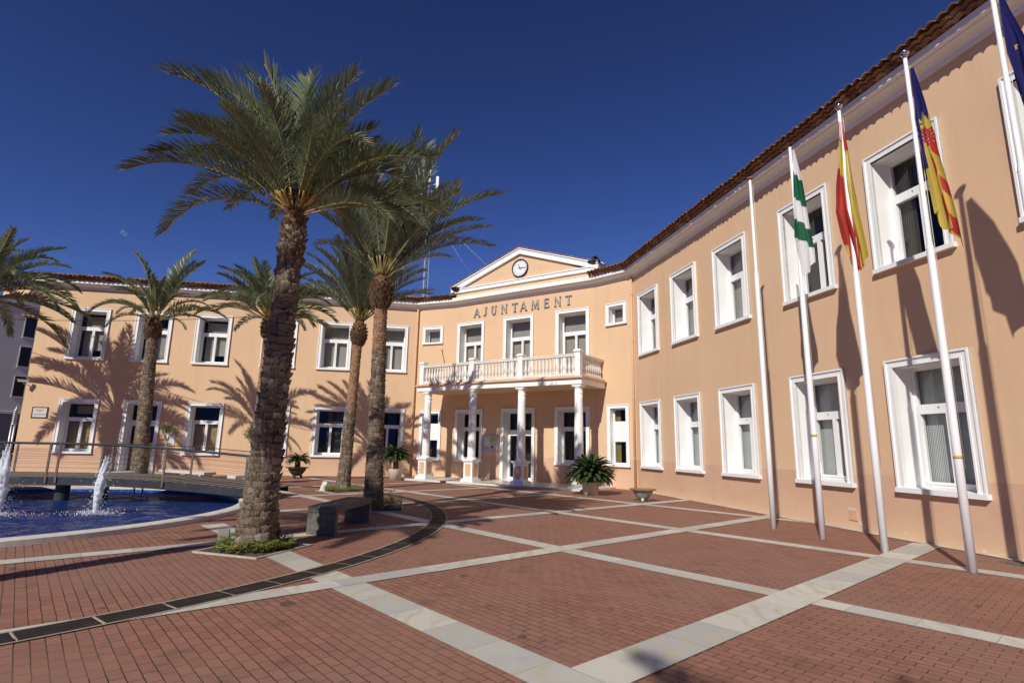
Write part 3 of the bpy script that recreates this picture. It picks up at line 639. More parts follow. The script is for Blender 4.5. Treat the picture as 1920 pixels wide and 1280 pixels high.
for s in cols_s:
    c = wp('C', s, 0.075, CO); dd, n3, u = fr3('C'); b = MB()
    def pb(h0, h1, hw, mi=0): b.box((c.x, c.y, 0.075+(h0+h1)/2), dd*hw, n3*hw, (0, 0, (h1-h0)/2), mi)
    pb(0, 0.07, 0.33); pb(0.07, 0.13, 0.29); pb(0.13, 0.84, 0.235); pb(0.84, 0.88, 0.27); pb(0.88, 0.95, 0.30)
    for ax, ay in ((dd, n3), (-dd, n3), (n3, dd), (-n3, dd)):
        b.box(Vector((c.x, c.y, 0.075+0.485))+ax*0.236, ax*0.003, ay*0.15, (0, 0, 0.27), 1)
    ob = obj('pedestal', b, [M_white, M_tan], hall, org=c)
    b = MB(); z = 1.025
    prof = [(0.23, z), (0.23, z+.03), (0.215, z+.055), (0.19, z+.075), (0.175, z+.09)]
    for j in range(13):
        t = j/12; prof.append((0.182-0.022*t**1.6, z+.1+t*2.62))
    zt = z+2.72
    prof += [(0.16, zt), (0.185, zt+.015), (0.185, zt+.035), (0.16, zt+.05), (0.16, zt+.20), (0.165, zt+.22), (0.20, zt+.26), (0.205, zt+.29)]
    b.lathe((c.x, c.y, 0), prof, 28); b.box((c.x, c.y, zt+.33), dd*.205, n3*.205, (0, 0, .04))
    obj('column', b, M_white, hall, org=(c.x, c.y, z))
bal0, bal1, BO = -0.38, 8.32, 2.24
def balc_outline(e):  # offset outline in plan
    return [wp('Q', 0.75, 0, -0.02), wp('C', bal0-e, 0, BO+e), wp('C', bal1+e, 0, BO+e), wp('R', 0.55+e, 0, -0.02), Vector((V[3][0], V[3][1], 0)), Vector((V[2][0], V[2][1], 0))]
def plate(mbx, e, z0, z1, mi=0):
    pts = balc_outline(e); nP = 6
    # left return: perpendicular to the front
    q = wp('C', bal0-e, 0, 0.0); pts[0] = q+fr3('C')[1]*0.55
    vs = [(q.x, q.y, z0) for q in pts]+[(q.x, q.y, z1) for q in pts]
    mbx.add(vs, [tuple(range(nP, 2*nP)), tuple(range(nP-1, -1, -1))]+[(i, (i+1) % nP, nP+(i+1) % nP, nP+i) for i in range(nP)], mi)
b = MB(); plate(b, 0.0, 4.12, 4.36, 0); plate(b, 0.10, 4.362, 4.40, 1); plate(b, 0.05, 4.402, 4.45, 1); plate(b, -0.01, 4.114, 4.119, 2)
balc = obj('balcony', b, [M_white, M_tan, M_peachsoff], hall, org=wp('C', 4, 4.1, 1.2))
def balprof():
    return [(0.052, 0.0), (0.052, 0.04), (0.036, 0.06), (0.036, 0.10), (0.062, 0.17), (0.070, 0.24), (0.060, 0.34), (0.040, 0.44), (0.034, 0.52), (0.044, 0.57), (0.034, 0.6), (0.052, 0.62), (0.052, 0.68)]
RZ = 4.45
posts_s = (-0.17, 2.82, 5.40, 8.12)
def rail_run(k_pts):
    (p0, p1) = k_pts; dv = (p1-p0); L_ = dv.length; dv = dv/L_; sv = Vector((-dv.y, dv.x, 0)); return dv, sv, L_
rb = MB(); runs = []
fp = [wp('C', s, 0, BO-.16) for s in posts_s]
runs = list(zip(fp, fp[1:]))
endR = wp('R', 0.42, 0, 0.03); endL = wp('C', -0.17, 0, 0.75)
runs += [(fp[-1], endR), (endL, fp[0])]
for p0, p1 in runs:
    dv, sv, L_ = rail_run((p0, p1)); c = (p0+p1)/2
    rb.box((c.x, c.y, RZ+.09), dv*(L_/2), sv*.09, (0, 0, .04)); rb.box((c.x, c.y, RZ+.0255), dv*(L_/2), sv*.07, (0, 0, .025)); rb.box((c.x, c.y, RZ+.86), dv*(L_/2), sv*.085, (0, 0, .035)); rb.box((c.x, c.y, RZ+.915), dv*(L_/2), sv*.105, (0, 0, .019))
bal = obj('balustrade', rb, M_whiteold, hall)
for q in fp:
    b = MB(); dd, n3, u = fr3('C'); b.box((q.x, q.y, RZ+.50), dd*.125, n3*.125, (0, 0, .5)); b.box((q.x, q.y, RZ+1.03), dd*.165, n3*.165, (0, 0, .032)); b.box((q.x, q.y, RZ+1.082), dd*.14, n3*.14, (0, 0, .02))
    obj('post', b, M_white, bal, org=(q.x, q.y, RZ))
bm0 = None
for p0, p1 in runs:
    dv, sv, L_ = rail_run((p0, p1)); nB = max(2, int((L_-.28)/0.168))
    for j in range(nB):
        q = p0+dv*(.15+(L_-.30)*(j+.5)/nB)
        if bm0 is None:
            b = MB(); b.lathe((0, 0, 0), balprof(), 10); bm0 = obj('baluster', b, M_whiteold, bal, local=True); bo = bm0
        else:
            bo = bm0.copy(); SC.collection.objects.link(bo)
        bo.location = Vector((q.x, q.y, RZ+.145))-off_of(bal)
# small microphone-like flagstaff bracket on the balcony
q = wp('C', 1.15, 0, BO-.2); b = MB(); b.tube([(q.x, q.y, RZ+.85), (q.x-.12, q.y-.1, RZ+1.35), (q.x-.17, q.y-.14, RZ+1.62)], [0.02, 0.015, 0.028], 8); obj('flag_bracket', b, M_black, balc)

# letters
def letter_strokes(ch):
    T, t = 0.17, 0.07    # thick, thin stroke widths (letter height 1)
    S = lambda x, y, w=0.26: [((x-w/2, y), (x+w/2, y), 0.045)]
    if ch == 'A': return [((0.08, 0), (0.42, 1), t), ((0.42, 1), (0.76, 0), T), ((0.2, 0.33), (0.64, 0.33), t)]+S(0.08, 0.02)+S(0.76, 0.02, 0.3), 0.84
    if ch == 'J': return [((0.38, 1), (0.38, 0.16), T), ((0.38, 0.2), (0.24, 0.04), 0.12), ((0.26, 0.05), (0.06, 0.08), 0.1)]+S(0.38, 0.98, 0.34), 0.55
    if ch == 'U': return [((0.14, 1), (0.14, 0.22), T), ((0.14, 0.24), (0.28, 0.05), 0.14), ((0.26, 0.05), (0.5, 0.05), 0.1), ((0.48, 0.05), (0.62, 0.24), 0.08), ((0.62, 0.22), (0.62, 1), t)]+S(0.14, 0.98, 0.32)+S(0.62, 0.98, 0.24), 0.76
    if ch == 'N': return [((0.12, 0), (0.12, 1), t), ((0.12, 1), (0.7, 0), T), ((0.7, 0), (0.7, 1), t)]+S(0.12, 0.02)+S(0.12, 0.98, 0.2)+S(0.7, 0.98), 0.82
    if ch == 'T': return [((0.4, 0), (0.4, 1), T), ((0.04, 0.96), (0.76, 0.96), 0.08), ((0.06, 0.98), (0.06, 0.82), 0.05), ((0.74, 0.98), (0.74, 0.82), 0.05)]+S(0.4, 0.02, 0.36), 0.8
    if ch == 'M': return [((0.1, 0), (0.16, 1), t), ((0.16, 1), (0.47, 0.1), T), ((0.47, 0.1), (0.78, 1), t), ((0.78, 1), (0.84, 0), T)]+S(0.1, 0.02)+S(0.84, 0.02, 0.3), 0.96
    if ch == 'E': return [((0.15, 0), (0.15, 1), T), ((0.06, 0.96), (0.64, 0.96), 0.08), ((0.06, 0.04), (0.66, 0.04), 0.08), ((0.15, 0.52), (0.52, 0.52), 0.07), ((0.63, 1), (0.63, 0.8), 0.05), ((0.65, 0), (0.65, 0.22), 0.05), ((0.52, 0.62), (0.52, 0.42), 0.045)], 0.7
sign = thing('lettering_sign', wp('C', 4.0, 8.1, 0.05), 'grey metal serif capitals AJUNTAMENT on the wall over the balcony', 'sign')
Dd, Nn, Uu = fr3('C')
for ch, sc_, in zip('AJUNTAMENT', (1.44, 1.95, 2.49, 3.11, 3.73, 4.22, 4.88, 5.50, 6.09, 6.66)):
    st, wdt = letter_strokes(ch); H_ = 0.44; o_ = wp('C', sc_-wdt*H_/2, 8.09, 0)
    b = MB(); dep = [0.052]
    for j, (p0, p1, w) in enumerate(st):
        v0 = Vector(p0)*H_; v1 = Vector(p1)*H_; dv = (v1-v0); L_ = dv.length; dv /= L_; pv = Vector((-dv.y, dv.x)); c = (v0+v1)/2
        C3 = o_+Dd*c.x+Uu*c.y+Nn*0.045; b.box(C3, (Dd*dv.x+Uu*dv.y)*(L_/2), Nn*(0.022+0.0012*j), (Dd*pv.x+Uu*pv.y)*(w*H_/2))
    obj('letter', b, M_zinc, sign, org=wp('C', sc_, 8.09, 0.02))
# clock
cc = wp('C', 3.98, 10.29, 0.0); clock = thing('wall_clock', cc, 'round white wall clock with black rim in the pediment', 'clock')
b = MB(); Rr = 0.46
def disc(mbx, r0, r1, o0, o1, n_=48, mi=0):
    vs = []
    for k in range(n_):
        t = 2*pi*k/n_; e = Dd*cos(t)+Uu*sin(t)
        vs += [cc+e*r0+Nn*o0, cc+e*r1+Nn*o0, cc+e*r1+Nn*o1, cc+e*r0+Nn*o1]
    fs = []
    for k in range(n_):
        a_, b_ = 4*k, 4*((k+1) % n_); fs += [(a_+1, b_+1, b_+2, a_+2), (a_+2, b_+2, b_+3, a_+3), (a_+3, b_+3, b_, a_)]
    mbx.add(vs, fs, mi)
disc(b, Rr-.05, Rr, -0.04, 0.06); obj('rim', b, M_black, clock)
b = MB(); b.add([cc+(Dd*cos(2*pi*k/48)+Uu*sin(2*pi*k/48))*(Rr-.045)+Nn*0.02 for k in range(48)], [tuple(range(48))])
face = obj('clock_face', b, mat('enamel_clock_face', (0.78, 0.80, 0.82), 0.4, 0.5), clock)
def text_mesh(txt, size, pos, D3, U3, N3, matl, parent, name, ext=0.002):
    cu = bpy.data.curves.new(name, 'FONT'); cu.body = txt; cu.size = size; cu.align_x = 'CENTER'; cu.align_y = 'CENTER'; cu.extrude = ext
    to = bpy.data.objects.new('tmp_text', cu); SC.collection.objects.link(to)
    dg = bpy.context.evaluated_depsgraph_get(); me = bpy.data.meshes.new_from_object(to.evaluated_get(dg)); bpy.data.objects.remove(to, do_unlink=True)
    sh = off_of(parent)
    for v in me.vertices:
        x, y, z = v.co; w = pos+D3*x+U3*y+N3*z; v.co = w-sh
    me.materials.clear(); me.materials.append(matl)
    o = bpy.data.objects.new(name, me); SC.collection.objects.link(o); o.parent = parent; return o
M_num = mat('dark_grey_numerals', (0.08, 0.08, 0.09), 0.6)
for h in range(1, 13):
    t = pi/2-h*pi/6; text_mesh(str(h), 0.105, cc+(Dd*cos(t)+Uu*sin(t))*0.335+Nn*0.024, Dd, Uu, Nn, M_num, clock, 'numeral')
for ang, ln, w_ in ((radians(90-335), 0.22, 0.016), (radians(90-92), 0.33, 0.011)):
    e = Dd*cos(ang)+Uu*sin(ang); pe = -Dd*sin(ang)+Uu*cos(ang); b = MB(); b.box(cc+e*(ln/2-.05)+Nn*(0.04+w_*.3), e*(ln/2+.05), pe*w_, Nn*.003); obj('clock_hand', b, M_black, clock)
# horn loudspeakers, plaque, notice board, etc
def horn(pos, dirv, label):
    t = thing('horn_loudspeaker', pos, label, 'loudspeaker', 'loudspeakers at the ends of the pediment'); p0 = Vector(pos); dv = Vector(dirv).normalized(); b = MB()
    pts = [p0-dv*.18, p0-dv*.1, p0, p0+dv*.1, p0+dv*.17, p0+dv*.19, p0+dv*.17, p0-dv*.05]; b.tube(pts, [0.06, 0.07, 0.11, 0.20, 0.29, 0.31, 0.25, 0.06], 20); obj('bell', b, M_black, t)
    b = MB(); b.tube([p0-dv*.18, p0-dv*.52], [0.12, 0.11], 14); obj('driver', b, M_limestone, t)
    b = MB(); b.tube([p0-dv*.2, p0-dv*.2-Vector((0, 0, .36))], 0.018, 8); obj('bracket', b, M_steel, t)
horn(wp('C', 0.10, 9.80, -0.15), (-0.75, -0.62, 0.02), 'dark horn loudspeaker at the left end of the pediment'); horn(wp('C', 7.98, 9.95, -0.2), (-0.75, -0.62, 0.02), 'dark horn loudspeaker at the right end of the pediment')
pq = thing('ceramic_plaque', wp('L', 0.78, 2.78, 0), 'pale ceramic street-name plaque in a dark frame near the left corner of the hall', 'plaque')
b = MB(); wbox(b, 'L', 0.44, 1.12, 2.50, 3.02, 0, 0.02); obj('backing', b, mat('dark_brown_frame', (0.06, 0.035, 0.025), 0.6), pq)
b = MB(); wbox(b, 'L', 0.50, 1.06, 2.55, 2.97, 0.018, 0.032); obj('tile_face', b, mottled('glazed_white_tiles', (0.58, 0.56, 0.53), (0.68, 0.67, 0.64), 10, 0.3, 0), pq)
dL, nL, uL = fr3('L')
for txt, z, sz_ in (('PLAÇA', 2.865, 0.11), ('DE', 2.775, 0.06), ("L'AJUNTAMENT", 2.67, 0.075)): text_mesh(txt, sz_, wp('L', 0.78, z, 0.034), dL, uL, nL, M_num, pq, 'text_line')
def sign_tube(k, s, z, o, name, label, cat): pass
sg = thing('wall_notice', wp('L', 6.5, 1.6, 0), 'small white metal notice beside the papered door of the left wing', 'sign')
b = MB(); wbox(b, 'L', 6.32, 6.68, 1.33, 1.94, 0, 0.03); obj('plate', b, M_sash, sg)
b = MB()
for j in range(6): wbox(b, 'L', 6.38, 6.60-0.05*(j % 2), 1.44+j*.06, 1.452+j*.06, 0.03, 0.032)
wbox(b, 'L', 6.40, 6.60, 1.82, 1.88, 0.03, 0.032); obj('print', b, M_num, sg)
nb = thing('notice_board', wp('C', 2.49, 1.75, 0), 'glazed notice board with papers on the portico wall left of the door', 'notice board')
b = MB()
for q in ((1.99, 2.99, 2.07, 2.12), (1.99, 2.99, 1.38, 1.43), (1.99, 2.04, 1.43, 2.07), (2.94, 2.99, 1.43, 2.07)): wbox(b, 'C', *q, 0, 0.06)
wbox(b, 'C', 2.04, 2.94, 1.43, 2.07, 0, 0.012); obj('frame', b, mat('aluminium_frame', (0.6, 0.6, 0.6), 0.35, 0.5, 0.8), nb)
for (q, cmat) in (((2.10, 2.40, 1.60, 2.00), M_poster), ((2.46, 2.86, 1.78, 2.02), mottled('yellow_green_poster', (0.35, 0.40, 0.12), (0.55, 0.55, 0.25), 6, 0.6, 0)), ((2.46, 2.88, 1.48, 1.74), M_poster), ((2.12, 2.38, 1.46, 1.57), mottled('blue_poster', (0.25, 0.30, 0.5), (0.5, 0.5, 0.6), 6, 0.6, 0))):
    b = MB(); wbox(b, 'C', *q, 0.012, 0.016); obj('paper', b, cmat, nb)
b = MB(); wbox(b, 'C', 2.50, 2.66, 1.52, 1.62, 0.016, 0.018); wbox(b, 'C', 2.48, 2.86, 1.655, 1.668, 0.016, 0.018); wbox(b, 'C', 2.48, 2.86, 1.70, 1.71, 0.016, 0.018); obj('print', b, M_num, nb)
cm_ = thing('security_camera', wp('L', 0.05, 4.1, 0.1), 'white security camera on the left corner of the hall', 'camera')
q = wp('L', 0.06, 4.18, 0.32); b = MB(); dv = (dL*(-0.75)+nL*0.6).normalized(); sv = Vector((-dv.y, dv.x, 0)); b.box(q, dv*.19, sv*.055, (0, 0, .05)); b.box(q+Vector((0, 0, .056))+dv*.03, dv*.21, sv*.065, (0, 0, .006)); obj('housing', b, M_sash, cm_)
b = MB(); b.tube([q-Vector((0, 0, .05)), q-Vector((0, 0, .12)), wp('L', 0.12, 4.02, 0.0)], 0.018, 8); obj('bracket', b, M_steel, cm_)
bxp = thing('wall_hatch', wp('W', 10.5, 0.3, 0), 'small square peach hatch low on the right wall between the flagpoles', 'hatch')
b = MB(); wbox(b, 'W', 10.40, 10.62, 0.20, 0.40, 0, 0.018); obj('cover', b, M_tan, bxp)
b = MB(); wbox(b, 'W', 10.39, 10.58, 0.402, 0.45, 0, 0.006); wbox(b, 'W', 10.63, 10.72, 0.10, 0.2, 0, 0.006); obj('filler_patch', b, M_limestone, bxp)
# marble strip at the foot of the right wall
b = MB(); a, d, nn, L = sd('W')
P = lambda s, o: wp('W', s, 0.011, o); b.quad(P(0.1, 0.17), P(L, 0.17), P(L, 0), P(0.1, 0), 0, [(0, 0), (L, 0), (L, .17), (0, .17)]); tag(obj('wall_foot_strip', b, M_mar), kind='structure')
b = MB(); mc = wp('W', 14.0, 0, 0.42); tv, tn, _ = fr3('W')
b.box((mc.x, mc.y, 0.006), tv*.22, tn*.12, (0, 0, .008)); mh = tag(obj('inspection_cover', b, M_granite), 'small grey inspection cover in the paving at the foot of the right wall', 'cover')

# ------------------------------------------------------------------ flagpoles and flags
def flagpole(x, y, h, step, label, finial='chrome', tape=None):
    t = thing('flagpole', (x, y, 0), label, 'flagpole', 'row of white flagpoles along the right wall')
    b = MB(); b.tube([(x, y, 0), (x, y, 2), (x, y, step), (x, y, step+.12), (x, y, step+.13), (x, y, h)], [0.058, 0.055, 0.051, 0.037, 0.036, 0.029], 20); obj('pole', b, M_pole, t)
    b = MB(); b.lathe((x, y, step), [(0.051, -0.01), (0.0545, 0), (0.0545, 0.012), (0.050, 0.02)], 20); obj('joint_collar', b, M_pole, t)
    b = MB()
    if finial == 'chrome': b.lathe((x, y, h), [(0.02, 0), (0.03, .02), (0.075, .09), (0.078, .115), (0.055, .15), (0.0, .19)], 16); obj('finial', b, M_chrome, t)
    elif finial == 'cap': b.lathe((x, y, h), [(0.036, 0), (0.075, .02), (0.08, .045), (0.03, .06), (0, .062)], 16); obj('finial', b, M_terrapot, t)
    if tape:
        b = MB(); b.lathe((x, y, tape), [(0.0, 0.0), (0.0568, 0), (0.0566, .05), (0.0, .05)], 16); obj('tape', b, mat('ochre_tape', (0.55, 0.40, 0.08), 0.6), t)
    b = MB(); b.tube([(x+.05, y-.02, h-.15), (x+.075, y-.02, 1.4)], 0.004, 5); obj('halyard', b, M_limestone, t)
    return t
poles = [(5.61, 12.10, 7.96, 5.6), (5.93, 10.82, 8.06, 4.8), (6.20, 9.48, 8.04, 4.75), (6.50, 8.10, 8.10, 4.75), (6.80, 6.76, 8.15, 5.35)]
flagpole(*poles[0], 'bare white flagpole with an orange-brown cap, farthest of the row', 'cap')
flagpole(*poles[1], 'white flagpole carrying the green and white flag', None, 1.9)
flagpole(*poles[2], 'white flagpole carrying the red and yellow national flag', 'chrome')
flagpole(*poles[3], 'white flagpole carrying the blue-edged striped regional flag', 'chrome', 1.55)
flagpole(*poles[4], 'white flagpole with the blue flag, cut by the right edge of the photo', 'chrome')
def cloth_mat(name, c):
    M = leaf_mat(name, c, c, 0.7, 0.2, 0.35); return M
C_w = cloth_mat('white_cloth', (0.74, 0.75, 0.78)); C_g = cloth_mat('green_cloth', (0.02, 0.12, 0.065)); C_r = cloth_mat('red_cloth', (0.46, 0.055, 0.045)); C_y = cloth_mat('yellow_cloth', (0.58, 0.47, 0.10)); C_b = cloth_mat('navy_cloth', (0.03, 0.03, 0.17)); C_ro = C_r
def lerp_tab(tab, z):
    for (z0, a0), (z1, a1) in zip(tab, tab[1:]):
        if z0 >= z >= z1: f = (z0-z)/(z0-z1); return a0+(a1-a0)*f
    return tab[-1][1] if z < tab[-1][0] else tab[0][1]
def flag(x, y, left, right, bot, colf, mats, label, seed, pleats=3.2, depth=0.07, ahead=0.06, dirv=(1, -0.22)):
    # cloth hanging in pleats: left/right edge distance from the pole by height, bot(a) = lower hem
    r = random.Random(seed); NA, NZ = 90, 150; b = MB(); rows = []; sx = Vector((*dirv, 0)).normalized(); sy = Vector((sx.y, -sx.x, 0)); ztop = left[0][0]
    for i in range(NZ+1):
        row = []
        for j in range(NA+1):
            a = j/NA; zb = bot(a); z = ztop+(zb-ztop)*i/NZ; L_, R_2 = lerp_tab(left, z), lerp_tab(right, z); w = R_2-L_; d = (ztop-z)/(ztop-zb)
            ph = 2*pi*pleats*(a+0.10*noise.noise(Vector((a*2, z*1.3, seed))))+0.5*sin(z*2+seed)
            amp = depth*min(1, 0.25+d*1.6)*(0.6+0.6*noise.noise(Vector((a*3, z, seed+4)))+.2)
            across = L_+w*(a+0.11*sin(ph*1.0+1.2)*min(1, d*3)*(4*a*(1-a)))
            out = ahead+amp*sin(ph)+0.03*sin(z*3.1+a*5)*d
            row.append(Vector((x, y, z))+sx*across+sy*out)
        rows.append(row)
    b.grid(rows, 0, True); k = 0
    for i in range(NZ):
        for j in range(NA):
            a = (j+.5)/NA; z = sum(rows[i+p][j+q_].z for p in (0, 1) for q_ in (0, 1))/4; b.m[k] = colf(a, z); k += 1
    o = obj('flag', b, mats, None, org=(x, y, ztop)); return tag(o, label, 'flag', 'flags hanging limp from the flagpoles')
p_ = poles[1]
def cf2(a, z):
    zz = z+0.30*(a-.5)+(0.05 if a < .3 else 0)
    return 1 if (7.36 > zz > 6.78) or (6.30 > zz > 5.88) else 0
flag(p_[0], p_[1], [(7.97, 0.03), (7.0, -0.02), (6.0, -0.07), (5.2, 0.02)], [(7.97, 0.06), (7.3, 0.15), (6.4, 0.22), (5.7, 0.28), (5.2, 0.26)], lambda a: 5.12+0.28*a+0.04*sin(a*9), cf2, [C_w, C_g], 'limp white flag with green bands on the second pole of the row', 5, 2.2, 0.05)
p_ = poles[2]
def cf3(a, z):
    if a > 0.60: return 1 if z < 7.2 else 0
    zz = z+0.5*a
    if zz > 7.55: return 0
    if zz > 6.85: return 1
    if zz < 5.35 and a < .25: return 1
    return 0
flag(p_[0], p_[1], [(7.80, -0.03), (7.3, -0.08), (6.6, -0.16), (6.0, -0.23), (5.6, -0.17), (4.9, -0.08)], [(7.80, 0.03), (7.0, 0.08), (6.3, 0.12), (5.6, 0.18), (4.9, 0.21)], lambda a: 5.10-0.22*sin(pi*a)+0.03*sin(a*30), cf3, [C_r, C_y], 'limp red and yellow striped national flag', 6, 3.4, 0.07, 0.02)
p_ = poles[3]
def cf4(a, z):
    if a < 0.20: return 2 if z > 6.05 else (1 if z > 5.25 else 0)
    if z > 7.12: return 2
    if z > 6.78:
        t = (z-6.78)/0.34; c_ = (a-0.62)/0.33
        if abs(c_) < 1:
            if t < 0.22: return 1
            k = abs(sin(c_*2.5*pi)); return 1 if (t < 0.35+0.5*k*(1-abs(c_)*.5) and (0.3 < t or abs(c_) < .8)) else 2
        return 2
    if z > 6.52: return 3 if (int((z-6.52)*60) % 4 == 1 and int(a*45) % 4 == 0) else 0
    if z > 6.44 and a > .4: return 0
    w = (z+1.3*a) % 0.66
    if a < 0.46: return 1 if z > 5.05 else 0
    return 0 if w < 0.30 else 1
flag(p_[0], p_[1], [(7.88, 0.03), (7.0, 0.00), (6.3, 0.02), (5.6, 0.09), (4.6, 0.15)], [(7.88, 0.07), (7.2, 0.18), (6.6, 0.27), (5.8, 0.33), (4.7, 0.42)], lambda a: 5.30-0.62*max(0, a-.1)+0.05*sin(a*12), cf4, [C_r, C_y, C_b, C_w], 'limp flag of yellow and red stripes with a blue hoist and gold crown', 8, 2.6, 0.07)
p_ = poles[4]
def cf5(a, z):
    for (a0, z0) in ((.25, 6.42), (.55, 6.62), (.8, 7.0), (.3, 7.2), (.62, 5.9), (.86, 6.2), (.42, 5.55)):
        da, dz = (a-a0)*0.55, z-z0; th = atan2(da, dz); rr_ = hypot(da, dz)
        if rr_ < 0.055*(0.45+0.55*abs(((th/(2*pi)*5) % 1)-.5)*2): return 1
    return 0
flag(p_[0], p_[1], [(8.0, 0.03), (7.0, 0.05), (6.0, 0.10), (5.0, 0.16)], [(8.0, 0.10), (7.2, 0.30), (6.2, 0.46), (5.0, 0.55)], lambda a: 6.30-1.1*min(1, a*2.2), cf5, [C_b, C_y], 'limp navy blue flag with yellow stars at the right edge', 9, 3.0, 0.08)

# ------------------------------------------------------------------ palms
def frond_mesh(L, el, droop, seed, lw=0.030, ll=0.42, nl=78, matset=0, twist=0.0, bare=0.15):
    r = random.Random(seed); b = MB(); NS = 22; pts = []; p0 = Vector((0, 0, 0)); ang = el
    side = r.uniform(-0.10, 0.10); yaw = 0
    for i in range(NS+1):
        t = i/NS; pts.append(p0.copy()); ang = el-droop*(t**1.7); yaw += side/NS
        p0 = p0+Vector((cos(ang)*cos(yaw), cos(ang)*sin(yaw), sin(ang)))*(L/NS)
    rs = [0.019*(1-t/NS)**0.8+0.004 for t in range(NS+1)]
    kb = int(NS*bare)+1
    b.tube(pts[:kb+1], [q*1.0 for q in rs[:kb+1]], 5, 2); b.tube(pts[kb:], rs[kb:], 4, 1)
    def at_(t):
        x = t*NS; i = min(NS-1, int(x)); f = x-i; return pts[i].lerp(pts[i+1], f), (pts[i+1]-pts[i]).normalized()
    for k in range(nl):
        t = bare+0.02+(0.985-bare-0.02)*(k+.5)/nl; q, d = at_(t); s_ = d.cross(Vector((0, 0, 1)))
        s_ = s_.normalized() if s_.length > 1e-4 else Vector((0, 1, 0)); up = s_.cross(d)
        w = (t-bare)/(1-bare); ln = ll*(0.35+1.0*min(1, w*4))*(1.0-0.62*w**2.2)*0.78
        if w < 0.1: ln *= 0.7
        for sg in (-1, 1):
            a = radians(62-34*w)+r.uniform(-.12, .12); vv = radians(34)+r.uniform(-.33, .33)
            dv = d*cos(a)+(s_*sg*cos(vv)+up*sin(vv))*sin(a); dv.normalize(); l2 = ln*r.uniform(0.85, 1.1)
            wv = d.cross(dv).cross(dv); wv = wv.normalized()*(lw*0.5) if wv.length > 1e-4 else Vector((0, 0, lw*.5))
            wv = (wv+d*0.0)
            q2 = q+dv*l2*0.5; q3 = q+(dv*l2)+Vector((0, 0, -l2*r.uniform(0.03, 0.16)))
            mi = 3 if (r.random() < 0.05) else 0
            b.add([q-wv*0.6, q+wv*0.6, q2+wv, q2-wv, q3], [(0, 1, 2, 3), (3, 2, 4)], mi)
    return b
def trunk_mesh(x, y, ztop, xt, yt, rf, rowh, ncell, amp, seed, res=40, ragged=0.0, redtop=0.0):
    r = random.Random(seed); b = MB(); rows = []; nz = 40
    for iz in range(nz+1):
        z = ztop*iz/nz; f = z/ztop; row = []
        for k in range(res+1):
            th = -2*pi*(k % res)/res; rr_ = rf(z)-amp*0.35+0.2*amp*noise.noise(Vector((cos(th)*2, sin(th)*2, z*3+seed)))
            row.append((x+(xt-x)*f+rr_*cos(th), y+(yt-y)*f+rr_*sin(th), z))
        rows.append(row)
    b.grid(rows, 3, True)
    # overlapping leaf-base scars: each a bulging plate, flush below, cracked and lifted at its upper lip
    nr = int(ztop/rowh); KT, KZ = 8, 5
    for i in range(nr):
        zc0 = i*rowh; off = r.random()
        for c in range(ncell):
            th0 = 2*pi*(c+off+r.uniform(-.07, .07))/ncell; dth = 2*pi/ncell*r.uniform(0.52, 0.66); up = zc0/ztop
            zj = r.uniform(-.12, .12)*rowh+0.35*rowh*noise.noise(Vector((cos(th0)*1.3, sin(th0)*1.3, zc0*2+seed))); hh = rowh*r.uniform(1.1, 1.4); lift = amp*r.uniform(0.35, 1.5); mi = 1 if (redtop and zc0 > redtop+r.uniform(-.25, .25)) else (2 if r.random() < 0.28 else 0)
            point = 0.10+0.65*max(0, up-0.55); top = []; P_ = []
            for kz in range(KZ+1):
                v = kz/KZ; rowv = []
                for kt in range(KT+1):
                    t = 2*kt/KT-1; th = th0+t*dth*(1-0.06*v*v); edge = 1-0.75*abs(t)**5
                    zz = zc0+zj+hh*v*(1-point*abs(t)**1.5*v)+(0.30*noise.noise(Vector((th*9, zc0*9, seed)))+0.42*noise.noise(Vector((th*31, zc0*13, seed))))*rowh*v*v
                    zz = min(max(zz, 0), ztop+.05); f = zz/ztop
                    R_p = rf(zz)-amp*0.45+lift*(v**1.3)*(0.3+0.7*edge)+amp*0.3*edge*sin(pi*min(1, v*1.1))+amp*0.30*noise.noise(Vector((th*26, zz*5, seed+3)))+amp*0.30*noise.noise(Vector((th*11, zz*16, seed)))
                    rowv.append((x+(xt-x)*f+R_p*cos(th), y+(yt-y)*f+R_p*sin(th), zz))
                P_.append(rowv[::-1])
            lipi = []
            for kt in range(KT+1):
                t = 2*kt/KT-1; th = th0+t*dth*0.8; zz = min(ztop+.05, zc0+zj+hh*(0.93-point*abs(t)**1.5)); f = zz/ztop; R_p = rf(zz)-amp*0.7
                lipi.append((x+(xt-x)*f+R_p*cos(th), y+(yt-y)*f+R_p*sin(th), zz-0.02))
            P_.append(lipi[::-1]); b.grid(P_, mi, True)
    return b
FR = {}
def frond_end(L, el, droop):
    x = z = 0; NS = 22
    for i in range(NS+1):
        a = el-droop*(((i-1)/NS)**1.7 if i > 0 else 0)
        if i > 0: x += cos(a)*L/NS; z += sin(a)*L/NS
    return (x, z)
